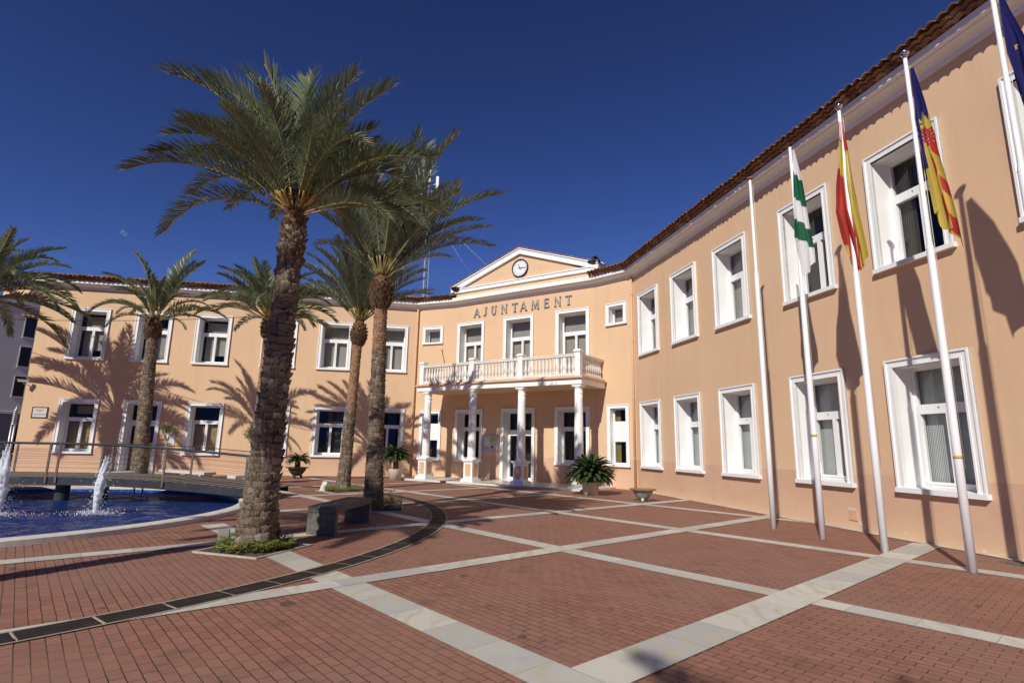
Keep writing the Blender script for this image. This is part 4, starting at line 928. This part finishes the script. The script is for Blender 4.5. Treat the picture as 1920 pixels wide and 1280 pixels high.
def frond_pool(kind):
    if kind in FR: return FR[kind]
    L, ll, lw, nl, lm = {'big': (3.1, 0.68, 0.026, 100, M_leaf), 'up': (3.7, 0.62, 0.029, 96, M_leafb), 'small': (3.1, 0.50, 0.036, 72, M_leaf)}[kind]
    lst = []
    for i, (el, dr) in enumerate(((86, 35), (78, 50), (70, 62), (62, 72), (54, 82), (44, 88), (33, 86), (22, 80), (10, 70), (-4, 55))):
        for vv in range(2):
            b = frond_mesh(L*(0.80+0.04*i if i < 5 else 1.0), radians(el), radians(dr*(0.85+0.3*vv)*(0.5 if kind == 'up' else 0.92)), 100+i*7+vv, lw, ll, nl)
            me_o = obj('frond', b, [lm, M_rach, M_rach if kind == 'up' else M_petiole, M_leafdry], None, local=True); me = me_o.data; bpy.data.objects.remove(me_o); lst.append((el, me, frond_end(L*(0.80+0.04*i if i < 5 else 1.0), radians(el), radians(dr*(0.85+0.3*vv)*(0.5 if kind == 'up' else 0.92)))))
    FR[kind] = lst; return lst
def palm(name, x, y, xt, yt, zt, rf, kind, nfr, label, seed, rowh=0.12, ncell=11, amp=0.035, bulge=0.0, elmap=(88, -6), scale=1.0, redtop=0.0, res=96, tilt=(0, 0), tips=()):
    r = random.Random(seed); t = thing('palm_tree', (x, y, 0), label, 'palm tree', 'palm trees around the fountain pool')
    b = trunk_mesh(x, y, zt, xt, yt, rf, rowh, ncell, amp, seed, redtop=redtop)
    mats = [M_trunk, M_trunkred, M_trunk2, M_crev]
    obj('trunk', b, mats, t)
    # boots: cut leaf bases in a spiral below the crown
    b = MB(); nb_ = 110 if bulge else 70; h0 = zt-(0.65 if bulge else 0.75)
    if bulge:
        b.lathe((xt, yt, 0), [(rf(zt)*0.8, zt-.55), (rf(zt)+bulge*.65, zt-.40), (rf(zt)+bulge*.9, zt-.2), (rf(zt)+bulge*.75, zt), (rf(zt)+bulge*.3, zt+.18), (0.02, zt+.36)], 20)
    else: b.lathe((xt, yt, 0), [(rf(zt)*0.9, zt-.3), (rf(zt)*0.95, zt), (rf(zt)*0.8, zt+.15), (0.02, zt+.3)], 20)
    for i in range(nb_):
        f = i/nb_; th = i*2.39996; z = h0+f*(0.85 if bulge else 0.95); fz = min(1, f*1.2)
        R = rf(zt)*0.92+(bulge*sin(pi*min(1, f*0.95+0.1))**0.7 if bulge else 0.01*r.random())
        if f > 0.75: R *= 1-(f-0.75)*1.6
        e = Vector((cos(th), sin(th), 0)); s_ = Vector((-sin(th), cos(th), 0)); c = Vector((xt, yt, z))+e*R; o_ = (e*0.55+Vector((0, 0, 0.85))).normalized(); w = r.uniform(0.035, 0.06); ln = r.uniform(0.07, 0.15); n_ = o_.cross(s_)
        b.add([c-s_*w-o_*.04, c+s_*w-o_*.04, c+s_*w*.7+o_*ln, c-s_*w*.7+o_*ln, c-s_*w-o_*.04-e*.05, c+s_*w-o_*.04-e*.05, c+s_*w*.6+o_*ln-e*.04, c-s_*w*.6+o_*ln-e*.04], [(0, 1, 2, 3), (7, 6, 5, 4), (3, 2, 6, 7), (0, 3, 7, 4), (1, 5, 6, 2)])
    obj('leaf_boots', b, M_boot, t)
    pool_ = frond_pool(kind)
    base = Vector((xt, yt, zt+.12))-off_of(t)
    specs = []
    for i in range(nfr):
        f = (i+.5)/nfr; el = elmap[0]+(elmap[1]-elmap[0])*f**0.85; specs.append((i*2.39996+r.uniform(-.25, .25), el+r.uniform(-5, 5), scale*r.uniform(0.88, 1.05)))
    fitted = []
    for k, (tx, tz) in enumerate(tips):      # outer fronds: where each one ends, sideways and upward from the crown
        az = (0 if tx >= 0 else pi)+r.uniform(-0.55, 0.55)*(1 if k % 2 else -1)*0.9
        if abs(tx) < 0.4: az = r.choice((1.25, 1.85)); hx = 0.7+abs(tx)
        else: hx = abs(tx)/abs(cos(az))
        D_ = hypot(x, y); nf_ = (D_+hx*sin(az))/D_; hx *= nf_; tz *= nf_
        ang = atan2(tz, hx); ln = hypot(hx, tz); me_ = min(pool_, key=lambda q: abs(atan2(q[2][1], q[2][0])-ang)+r.uniform(0, .08))
        a0_ = atan2(me_[2][1], me_[2][0]); fitted.append((az, me_, ang-a0_, ln/hypot(*me_[2])))
    todo = []
    for az, el, sc2 in specs:
        cands = sorted(pool_, key=lambda q: abs(q[0]-el))[:2]; c_ = cands[r.randint(0, 1)]; todo.append((az, c_, radians(el-c_[0]), sc2))
    for az, c_, dl, sc2 in todo+fitted:
        me = c_[1]; el = c_[0]
        o = bpy.data.objects.new('frond', me); SC.collection.objects.link(o); o.parent = t
        o.location = base+Vector((cos(az), sin(az), 0))*rf(zt)*0.55+Vector((0, 0, 0.12*sin(radians(max(0, el)))))
        o.rotation_euler = (r.uniform(-.25, .25), -dl, az); o.scale = (sc2,)*3
    return t
def rf1(z): return 0.355*max(0, 1-z/0.9)**2*0.35+0.265-0.012*z+(0.04 if z < 0.6 else 0)*(1-z/0.6)
palm('p1', -3.83, 8.75, -3.74, 8.78, 5.25, lambda z: 0.212-0.006*z+0.11*math.exp(-z*1.3), 'big', 28, 'tall thick palm in the foreground with a broad crown, left of the bench', 11, 0.112, 8, 0.052, 0.0, (86, 36), 0.74, tips=((2.18, -0.28), (1.92, -0.46), (1.76, -0.09), (2.23, 0.31), (-1.93, 0.55), (-1.34, 0.99), (-1.50, 3.01), (-2.06, 2.25), (-1.99, 1.12), (-2.52, 0.39), (-2.23, -0.20), (-0.19, 3.29), (0.78, 2.66), (1.49, 2.25), (2.17, 1.28), (1.92, 0.81), (2.18, -0.28), (-0.90, 1.99), (0.50, 2.15), (-0.59, 2.55), (-1.64, 2.66), (-1.76, 1.64), (0.04, 2.86), (1.13, 1.74), (1.60, 0.10)))
palm('p3', -3.40, 14.25, -3.48, 13.98, 5.75, lambda z: 0.215-0.011*z+0.05*math.exp(-z*2), 'up', 44, 'palm just behind the bench with a pineapple-shaped crown base', 12, 0.075, 12, 0.026, 0.13, (88, 46), 0.90, 3.9, tips=((-1.67, 1.81), (-1.09, 3.44), (-0.36, 4.26), (0.10, 4.50), (1.02, 3.93), (1.74, 3.96), (1.96, 3.44), (2.97, 2.39), (2.54, 1.33), (1.81, 0.52), (-1.58, 0.76), (-0.94, 2.46), (0.65, 3.44), (1.23, 2.46)))
palm('p2', -5.72, 19.45, -5.58, 19.55, 5.75, lambda z: 0.215-0.014*z+0.04*math.exp(-z*2), 'up', 44, 'slender leaning palm with upright fronds between two taller palms', 13, 0.075, 12, 0.024, 0.15, (88, 46), 0.95, 2.9)
palm('p4', -14.75, 22.45, -15.05, 22.5, 6.35, lambda z: 0.28-0.014*z+0.05*math.exp(-z*2), 'small', 18, 'stocky palm beyond the footbridge in front of the left wing', 14, 0.11, 10, 0.035, 0.12, (88, 20), 0.72, tips=((-1.19, 2.99), (0.07, 3.21), (0.98, 2.69), (2.01, 2.42), (-2.10, 1.96), (-2.49, 0.25), (3.03, 0.09), (1.55, -0.43), (1.32, 1.50), (-1.07, 1.73)))
palm('p6', -10.0, 22.1, -10.12, 22.2, 6.45, lambda z: 0.20-0.010*z+0.04*math.exp(-z*2), 'small', 44, 'palm half hidden behind the thick foreground palm trunk', 15, 0.10, 10, 0.03, 0.13, (88, 12), 1.0, 3.5)
palm('p5', -21.6, 21.2, -21.4, 21.2, 7.0, lambda z: 0.28-0.012*z+0.05*math.exp(-z*2), 'small', 46, 'dark dense palm whose fronds enter at the left edge', 16, 0.12, 10, 0.04, 0.10, (88, -6), 1.25)
palm('p7', -7.75, 3.1, -7.75, 3.1, 6.9, lambda z: 0.20-0.006*z+0.08*math.exp(-z*2), 'big', 44, 'palm standing out of view at the left, seen only by its shadow', 17, 0.14, 9, 0.05, 0.0, (88, 18), 0.95)
palm('p8', -3.3, -6.8, -3.3, -6.8, 6.0, lambda z: 0.24-0.010*z+0.08*math.exp(-z*2), 'big', 50, 'palm standing behind the viewer, seen only by the shadow of its crown', 18, 0.14, 9, 0.05, 0.0, (88, 6), 0.9)

# ------------------------------------------------------------------ planting beds
def bed(cx, cy, half, ang, label, clabel, seed, nleaf, tallp=0, hgt=0.12, fill=1.0):
    r = random.Random(seed); t = thing('planting_bed', (cx, cy, 0), label, 'planting bed', 'square beds at the feet of the palms')
    e1 = Vector((cos(ang), sin(ang), 0)); e2 = Vector((-sin(ang), cos(ang), 0)); c = Vector((cx, cy, 0)); b = MB()
    for s1 in (-1, 1):
        b.box(c+e1*half*s1+Vector((0, 0, .01)), e1*.02, e2*(half+.02), (0, 0, .012)); b.box(c+e2*half*s1+Vector((0, 0, .01)), e1*(half-.02), e2*.02, (0, 0, .012))
    obj('edging', b, M_edge, t)
    b = MB(); K = 16; rows = []
    for i in range(K+1):
        rows.append([c+e1*(half-.03)*(2*i/K-1)+e2*(half-.03)*(2*j/K-1)+Vector((0, 0, .02+.035*noise.noise(Vector((i*.7, j*.7, seed))))) for j in range(K+1)])
    b.grid(rows, 0, True); obj('soil', b, M_soil, t)
    b = MB()
    for i in range(nleaf):
        rad = half*0.96*(r.random()**0.55)*fill; th = r.random()*6.283; px = rad*cos(th)*1.12; py = rad*sin(th)*1.12
        px = max(-half*.95, min(half*.95, px)); py = max(-half*.95, min(half*.95, py))
        hh = hgt*(0.35+r.random())*(0.5+0.8*max(0, noise.noise(Vector((px*3, py*3, seed)))+.35)); q = c+e1*px+e2*py+Vector((0, 0, .02+hh)); a = r.random()*6.283; s = r.uniform(0.012, 0.032)
        d1 = Vector((cos(a), sin(a), r.uniform(-.3, .6))).normalized(); d2 = d1.cross(Vector((r.uniform(-.4, .4), r.uniform(-.4, .4), 1))).normalized()
        b.add([q, q+d1*s+d2*s*.6, q+d1*s*2.1, q+d1*s-d2*s*.6], [(0, 1, 2, 3)], 1 if r.random() < 0.16 else 0)
    for i in range(tallp):
        a = r.random()*6.28; q = c+e1*(half*.6)+e2*(half*r.uniform(-.5, .5)); tp = q+Vector((r.uniform(-.1, .1), r.uniform(-.1, .1), r.uniform(.25, .5)))
        for k in range(14):
            f = k/14; w = q.lerp(tp, f); a = k*2.4; s = .03; d1 = Vector((cos(a), sin(a), .5)); b.add([w, w+d1*s+Vector((0, 0, .01)), w+d1*s*2, w+d1*s-Vector((0, 0, .012))], [(0, 1, 2, 3)], 0)
    o = obj('ground_cover', b, [M_cover, M_coverred]); tag(o, clabel, 'ground cover', kind='stuff'); return t
RA = radians(-19)
bed(-3.86, 8.80, 0.57, RA, 'square bed with pale stone edging around the thick foreground palm', 'low green ground cover around the foreground palm', 31, 4300, fill=0.9)
bed(-3.35, 14.35, 0.66, radians(12), 'square bed of shrubby plants around the palm behind the bench', 'yellow green leafy plants around the palm behind the bench', 32, 3600, 6, 0.2)
bed(-5.68, 19.4, 0.66, radians(42), 'square bed around the slender leaning palm', 'low green plants around the slender leaning palm', 33, 2200, 0, 0.16)
def slab(x, y, ang, w, dp, h, lean, matl, label, rotz=0):
    c = Vector((x, y, 0)); e1 = Vector((cos(ang), sin(ang), 0)); e2 = Vector((-sin(ang), cos(ang), 0)); b = MB(); vs = []
    for z in (0, 1):
        for i, j in ((-1, -1), (1, -1), (1, 1), (-1, 1)): vs.append(c+e1*w/2*i*(1-.1*z)+e2*dp/2*j+e2*lean*z+Vector((0, 0, h*z*(1 if j < 0 else .86))))
    b.add(vs, [(3, 2, 1, 0), (4, 5, 6, 7), (0, 1, 5, 4), (1, 2, 6, 5), (2, 3, 7, 6), (3, 0, 4, 7)])
    tag(obj('stone_block', b, matl, None, org=(x, y, 0)), label, 'stone block', 'stone blocks in the palm beds')
slab(-4.43, 8.95, radians(20), 0.17, 0.14, 0.27, 0.03, M_greyst, 'grey slanted stone block left of the thick foreground palm')
slab(-6.32, 19.3, radians(-35), 0.26, 0.18, 0.32, 0.12, M_limestone, 'cream slanted stone block left of the slender leaning palm')
slab(-2.88, 14.55, radians(10), 0.12, 0.12, 0.16, 0.0, M_limestone, 'small pale stone block at the right corner of the bed behind the bench')
# ------------------------------------------------------------------ benches
def bench(p, ang, L, w, h, th, matl, label, ins=0.0):
    t = thing('stone_bench', (p[0], p[1], 0), label, 'bench', 'stone benches'); c = Vector((p[0], p[1], 0)); e1 = Vector((cos(ang), sin(ang), 0)); e2 = Vector((-sin(ang), cos(ang), 0))
    def bev(mbx, c0, a, b_, hz):
        mbx.box(c0, a, b_, (0, 0, hz))
    b = MB(); b.box(c+Vector((0, 0, h-th/2)), e1*L/2, e2*w/2, (0, 0, th/2)); s_ = obj('seat', b, matl, t)
    bm = s_.modifiers.new('bevel', 'BEVEL'); bm.width = 0.012; bm.segments = 2
    for s in (-1, 1):
        b = MB(); b.box(c+e1*(L/2-th*.55-ins)*s+Vector((0, 0, (h-th)/2)), e1*th/2, e2*(w/2-.002), (0, 0, (h-th)/2)); l_ = obj('leg', b, matl, t); bm = l_.modifiers.new('bevel', 'BEVEL'); bm.width = 0.01; bm.segments = 2
    return t
bench((-3.235, 11.07), radians(84.5), 1.86, 0.53, 0.50, 0.115, M_granite, 'dark grey stone bench between the foreground palm and the curved drain')
bench((-12.6, 22.0), radians(-28), 2.9, 0.5, 0.45, 0.10, M_limestone, 'long pale stone bench behind the footbridge railing', 0.2)
bench((-9.75, 20.9), radians(60), 1.2, 0.5, 0.40, 0.10, M_limestone, 'pale stone bench seen end-on beside the second potted tree', 0.0)
bench((-15.1, 21.6), radians(60), 1.2, 0.5, 0.38, 0.12, M_limestone, 'short pale stone bench beside the stocky palm', 0.0)
# ------------------------------------------------------------------ cycads and pots
def cyc_mesh(seed, L=0.85, el=0.6, dr=1.1):
    r = random.Random(seed); b = MB(); NS = 12; pts = []; p0 = Vector((0, 0, 0))
    for i in range(NS+1):
        t = i/NS; pts.append(p0.copy()); a = el-dr*t**1.5; p0 = p0+Vector((cos(a), 0, sin(a)))*(L/NS)
    b.tube(pts, [0.008*(1-i/NS)+.002 for i in range(NS+1)], 4, 1)
    nl = 54
    for k in range(nl):
        t = 0.12+0.87*(k+.5)/nl; x = t*NS; i = min(NS-1, int(x)); q = pts[i].lerp(pts[i+1], x-i); d = (pts[i+1]-pts[i]).normalized(); s_ = Vector((0, 1, 0)); up = s_.cross(d)*-1
        ln = 0.145*sin(pi*min(1, t*0.85+0.12))**0.6*(L/.85)
        for sg in (-1, 1):
            dv = (d*0.62+s_*sg*0.72+up*0.30+Vector((0, 0, r.uniform(-.06, .06)))).normalized(); w = d*0.010
            b.add([q-w, q+w, q+dv*ln*.6+w*1.0, q+dv*ln*.6-w*1.0, q+dv*ln], [(0, 1, 2, 3), (3, 2, 4)], 0)
    return b
CY = []
for i, (el, dr) in enumerate(((1.4, 0.9), (1.15, 1.1), (0.9, 1.25), (0.62, 1.25), (0.35, 1.2), (0.1, 1.1))):
    o = obj('frond', cyc_mesh(60+i, 0.85, el, dr), [M_cyc, M_rach], None, local=True); CY.append((el, o.data)); bpy.data.objects.remove(o)
def cycad(x, y, z0, th, n_, sc_, label, seed, el0=1.45, el1=-0.1):
    r = random.Random(seed); t = thing('cycad', (x, y, z0), label, 'cycad', 'potted cycads in front of the hall'); b = MB()
    b.lathe((x, y, z0), [(0.10, -.05), (0.12, .0), (0.125, th*.5), (0.11, th), (0.06, th+.06), (0, th+.09)], 14)
    for i in range(60):
        a = i*2.4; z = th*i/60; e = Vector((cos(a), sin(a), 0)); s_ = Vector((-sin(a), cos(a), 0)); c = Vector((x, y, z0+z))+e*.115; b.add([c-s_*.025, c+s_*.025, c+e*.035+Vector((0, 0, .03))], [(0, 1, 2)])
    obj('stem', b, M_boot, t)
    for i in range(n_):
        f = (i+.5)/n_; el = el0+(el1-el0)*f**.8; me = sorted(CY, key=lambda q: abs(q[0]-el))[0]; o = bpy.data.objects.new('frond', me[1]); SC.collection.objects.link(o); o.parent = t
        o.location = (0.04*cos(i*2.4), 0.04*sin(i*2.4), th+.03); o.rotation_euler = (r.uniform(-.2, .2), -(el-me[0]), i*2.39996+r.uniform(-.15, .15)); s2 = sc_*r.uniform(.9, 1.08); o.scale = (s2,)*3
def pot(x, y, prof, label, matl, soil_z, soil_r, rimmat=None, feet=None, n_=28):
    t = thing('plant_pot', (x, y, 0), label, 'plant pot', 'plant pots in front of the hall'); b = MB(); b.lathe((x, y, 0), prof, n_); obj('bowl', b, matl, t)
    b = MB(); b.add([(x+soil_r*cos(2*pi*k/24), y+soil_r*sin(2*pi*k/24), soil_z) for k in range(24)], [tuple(range(24))]); obj('soil', b, M_soil, t)
    if rimmat:
        b = MB(); b.lathe((x, y, 0), rimmat[0], n_); obj('rim', b, rimmat[1], t)
    if feet:
        for k in range(3):
            a = feet[0]+k*2*pi/3; c = (x+feet[1]*cos(a), y+feet[1]*sin(a), 0); b = MB(); b.lathe(c, [(0.0, 0), (feet[2]*.8, .005), (feet[2], feet[3]*.45), (feet[2]*.7, feet[3]*.9), (0, feet[3])], 12); obj('foot', b, feet[4], t)
    return t
cyl = lambda r0, r1, h, w: [(0.0, 0.0), (r0, 0.0), (r1, h*.97), (r1+.006, h), (r1-w, h), (r1-w-.01, h-.08), (0.0, h-.09)]
PX, PY = 2.86, 19.9
pot(PX, PY, cyl(0.27, 0.305, 0.44, .03), 'round cream concrete pot at the right end of the portico', M_creampot, 0.40, 0.27)
cycad(PX, PY, 0.38, 0.24, 120, 1.02, 'big bushy cycad in a cream pot at the right end of the portico', 41, 1.45, -0.12)
PX, PY = -5.25, 25.9
pot(PX, PY, cyl(0.27, 0.32, 0.50, .03), 'round cream pot near the left end of the portico', M_creampot, 0.46, 0.27)
cycad(PX, PY, 0.42, 0.62, 70, 0.86, 'tall-stemmed cycad in a cream pot left of the portico', 42, 1.3, -0.15)
PX, PY = -9.85, 26.1
pot(PX, PY, [(0, .10), (0.16, .10), (0.27, .2), (0.38, .36), (0.40, .44), (0.52, .46), (0.53, .49), (0.40, .49), (0.36, .42), (0, .41)], 'wide dark green bowl on feet against the left wing', M_greenpot, 0.44, 0.35, feet=(0.5, .2, .06, .14, M_greenpot))
cycad(PX, PY, 0.42, 0.32, 52, 0.66, 'small cycad in a dark bowl against the left wing', 43, 1.2, 0.0)
pot(4.22, 17.85, [(0, .06), (0.13, .06), (0.20, .12), (0.27, .22), (0.315, .31), (0.32, .33), (0.29, .33), (0.24, .25), (0, .2)], 'empty wide clay bowl with a rust brown rim by the right wall', M_stonepot, 0.27, 0.25, rimmat=([(0.30, .325), (0.33, .325), (0.415, .35), (0.42, .375), (0.31, .378), (0.30, .34)], M_terrapot), feet=(-1.9, .15, .055, .11, M_limestone))
# braided ficus trees
def ficus(x, y, h, label, seed, cr=0.42):
    r = random.Random(seed); t = thing('potted_tree', (x, y, 0), label, 'small tree', 'small braided trees behind the footbridge')
    b = MB(); b.lathe((x, y, 0), [(0, 0), (0.16, 0), (0.22, .3), (0.24, .32), (0.2, .32), (0.18, .27), (0, .26)], 16); obj('pot', b, M_creampot if seed % 2 else M_limestone, t)
    b = MB()
    for s in range(3):
        b.tube([(x+.05*cos(k*.9+s*2.09), y+.05*sin(k*.9+s*2.09), .25+(h-.6)*k/14) for k in range(15)], 0.024, 6)
    for k in range(9):
        a = k*2.4; b.tube([(x, y, h-.4), (x+.2*cos(a), y+.2*sin(a), h-.15+.1*r.random()), (x+cr*.8*cos(a), y+cr*.8*sin(a), h+r.uniform(-.1, .25))], [.02, .012, .005], 5)
    obj('trunk', b, M_barkw, t)
    b = MB()
    for cl in range(26):
        a = r.random()*6.28; el = r.uniform(-.5, 1.2); rad = cr*r.uniform(.45, 1.1); c = Vector((x+rad*cos(a)*cos(el), y+rad*sin(a)*cos(el), h+rad*sin(el)*.75))
        for k in range(60):
            q = c+Vector((r.gauss(0, .07), r.gauss(0, .07), r.gauss(0, .06))); d1 = Vector((r.uniform(-1, 1), r.uniform(-1, 1), r.uniform(-.6, .8))).normalized(); d2 = d1.cross(Vector((0, 0, 1))).normalized(); s = r.uniform(.018, .03)
            b.add([q, q+d1*s+d2*s*.6, q+d1*s*2, q+d1*s-d2*s*.6], [(0, 1, 2, 3)])
    obj('crown', b, M_ficus, t)
ficus(-14.1, 22.9, 1.95, 'small potted tree with airy crown beside the papered door', 51)
ficus(-9.9, 21.4, 1.85, 'small tree with pale braided trunk left of the thick foreground palm', 52, 0.36)
# steel light column at far left
lc = thing('light_column', (-19.6, 21.9, 0), 'steel light column with ribbed head at the left edge behind the pool', 'street light')
b = MB()
for dx in (-.06, .06): b.tube([(-19.6+dx, 21.9, 0), (-19.6+dx, 21.9, 2.2)], 0.035, 10)
obj('shaft', b, M_steel, lc); b = MB(); prof = []
for k in range(9): prof += [(0.085, 2.1+k*.065), (0.085, 2.13+k*.065), (0.055, 2.135+k*.065), (0.055, 2.16+k*.065)]
b.lathe((-19.6, 21.9, 0), prof+[(0.03, 2.7), (0.0, 2.85)], 16); obj('head', b, M_steel, lc)

# ------------------------------------------------------------------ apartment block far left
apt = thing('apartment_block', (-38, 42, 0), 'grey shaded apartment block beyond the left corner of the hall', 'building')
c0 = Vector((-33.4, 38.0, 0)); dA = Vector((-0.50, -0.866, 0)); nA = Vector((0.866, -0.50, 0)); uA = Vector((0, 0, 1))   # facade runs toward the viewer, faces right
def aP(s, z, o=0): return c0+dA*s+nA*o+uA*z
def abox(mbx, s0, s1, z0, z1, o0, o1, mi=0): mbx.box(aP((s0+s1)/2, (z0+z1)/2, (o0+o1)/2), dA*((s1-s0)/2), nA*((o1-o0)/2), uA*((z1-z0)/2), mi)
b = MB(); abox(b, -9, 12, 3.2, 10.6, -12, 0); abox(b, -9, 12, 0, 3.2, -12, -.05, 1); abox(b, -9, 12, 3.15, 3.3, -.1, .08); abox(b, -9, 12, 10.6, 10.9, -.3, .05)
obj('walls', b, [M_apart, M_apartlow], apt)
b = MB(); abox(b, -6, 0, 10.9, 13.0, -8, -3.0); obj('stair_tower', b, M_peachsoff, apt)
M_dwin = mat('dark_window', (0.02, 0.02, 0.022), 0.2, 0.5)
for s in (-1.9, 0.55, 3.4, 5.8, 8.5):
    for z in (4.35, 6.4, 8.45):
        b = MB(); abox(b, s-.30, s+.30, z, z+1.35, -.02, .012); w_ = obj('window', b, M_dwin, apt)
        b = MB()
        for q in ((s-.36, s+.36, z-.08, z, -.01, .06), (s-.35, s-.30, z, z+1.40, -.01, .025), (s+.30, s+.35, z, z+1.40, -.01, .025), (s-.30, s+.30, z+1.35, z+1.40, -.01, .025)): abox(b, *q)
        obj('frame', b, M_apart, w_)
b = MB(); abox(b, -1.3, .5, 0, 2.4, -.06, -.03); abox(b, 3, 5, 0, 2.3, -.06, -.03); obj('door', b, M_dwin, apt)
b = MB()
for k in range(14): b.tube([aP(-2.4+k*.27, 9.95, .05), aP(-2.4+k*.27, 9.78, .55)], 0.10, 8)
obj('canopy', b, M_tile, apt)
# ------------------------------------------------------------------ mast, cable, moon
mast = thing('antenna_mast', (-7.6, 45.5, 0), 'thin lattice telecom mast rising behind the hall beside the tall palm', 'mast')
mz = 24.9; b = MB(); trp = [(-7.6+.24*cos(a), 45.5+.24*sin(a)) for a in (0.3, 2.4, 4.5)]
for q in trp: b.tube([(q[0], q[1], 0), (q[0], q[1], mz)], 0.024, 5)
k = 0; z = 9.5
while z < mz:
    p0, p1 = trp[k % 3], trp[(k+1) % 3]; b.tube([(p0[0], p0[1], z), (p1[0], p1[1], z+.4)], 0.011, 4); k += 1; z += .2
obj('lattice', b, mat('galvanised_mast', (0.42, 0.42, 0.44), .5, .5, .3), mast)
for k, (dx, dy, dz) in enumerate(((-.75, 0, -.3), (.7, -.3, 0), (.1, .6, -.9), (0, -.5, .7))):
    b = MB(); b.bx(-7.6+dx-.12, -7.6+dx+.12, 45.5+dy-.06, 45.5+dy+.06, mz-1.2+dz, mz+.2+dz); b.tube([(-7.6, 45.5, mz-.5+dz), (-7.6+dx, 45.5+dy, mz-.5+dz)], .03, 5); obj('panel_antenna', b, M_sash, mast)
for tgt in ((6, 48, 10), (1, 49, 10)):
    b = MB(); b.tube([(-7.6, 45.5, 22), tgt], .008, 4); obj('guy_wire', b, M_steel, mast)
b = MB(); q = (-4.3, 33.5)
b.tube([(q[0], q[1], 9.6), (q[0], q[1], 10.8)], .015, 6)
for k in range(5): b.tube([(q[0]-.45, q[1], 10.45+k*.07), (q[0]+.45, q[1], 10.45+k*.07)], .008, 4)
tag(obj('rooftop_aerial', b, M_steel, None, org=(q[0], q[1], 9.6)), 'small rod aerial on the roof left of the pediment', 'aerial')
def cable(p0, p1, sag, label, rad=.012):
    p0, p1 = Vector(p0), Vector(p1); b = MB(); b.tube([p0.lerp(p1, k/30)-Vector((0, 0, sag*4*(k/30)*(1-k/30))) for k in range(31)], rad, 5); tag(obj('overhead_cable', b, M_black, None, org=p0), label, 'cable')
cable((-40, 26.5, 8.6), (-10.2, 22.2, 6.75), .75, 'thin dark cable crossing the left wing to the half hidden palm')
Mm = bpy.data.materials.new('day_moon'); Mm.use_nodes = True; T = Mm.node_tree; T.nodes.clear()
o_ = T.nodes.new('ShaderNodeOutputMaterial'); mx = T.nodes.new('ShaderNodeMixShader'); tr = T.nodes.new('ShaderNodeBsdfTransparent'); df = T.nodes.new('ShaderNodeBsdfDiffuse'); mx.inputs[0].default_value = 0.10
T.links.new(tr.outputs[0], mx.inputs[1]); T.links.new(df.outputs[0], mx.inputs[2]); T.links.new(mx.outputs[0], o_.inputs[0])
b = MB(); b.lathe((-1504, 2000, 782), [(11*sin(pi*k/16), -11*cos(pi*k/16)) for k in range(17)], 24)
tag(obj('moon', b, Mm, None, org=(-1504, 2000, 782)), 'faint pale daytime moon low in the left sky', 'moon')
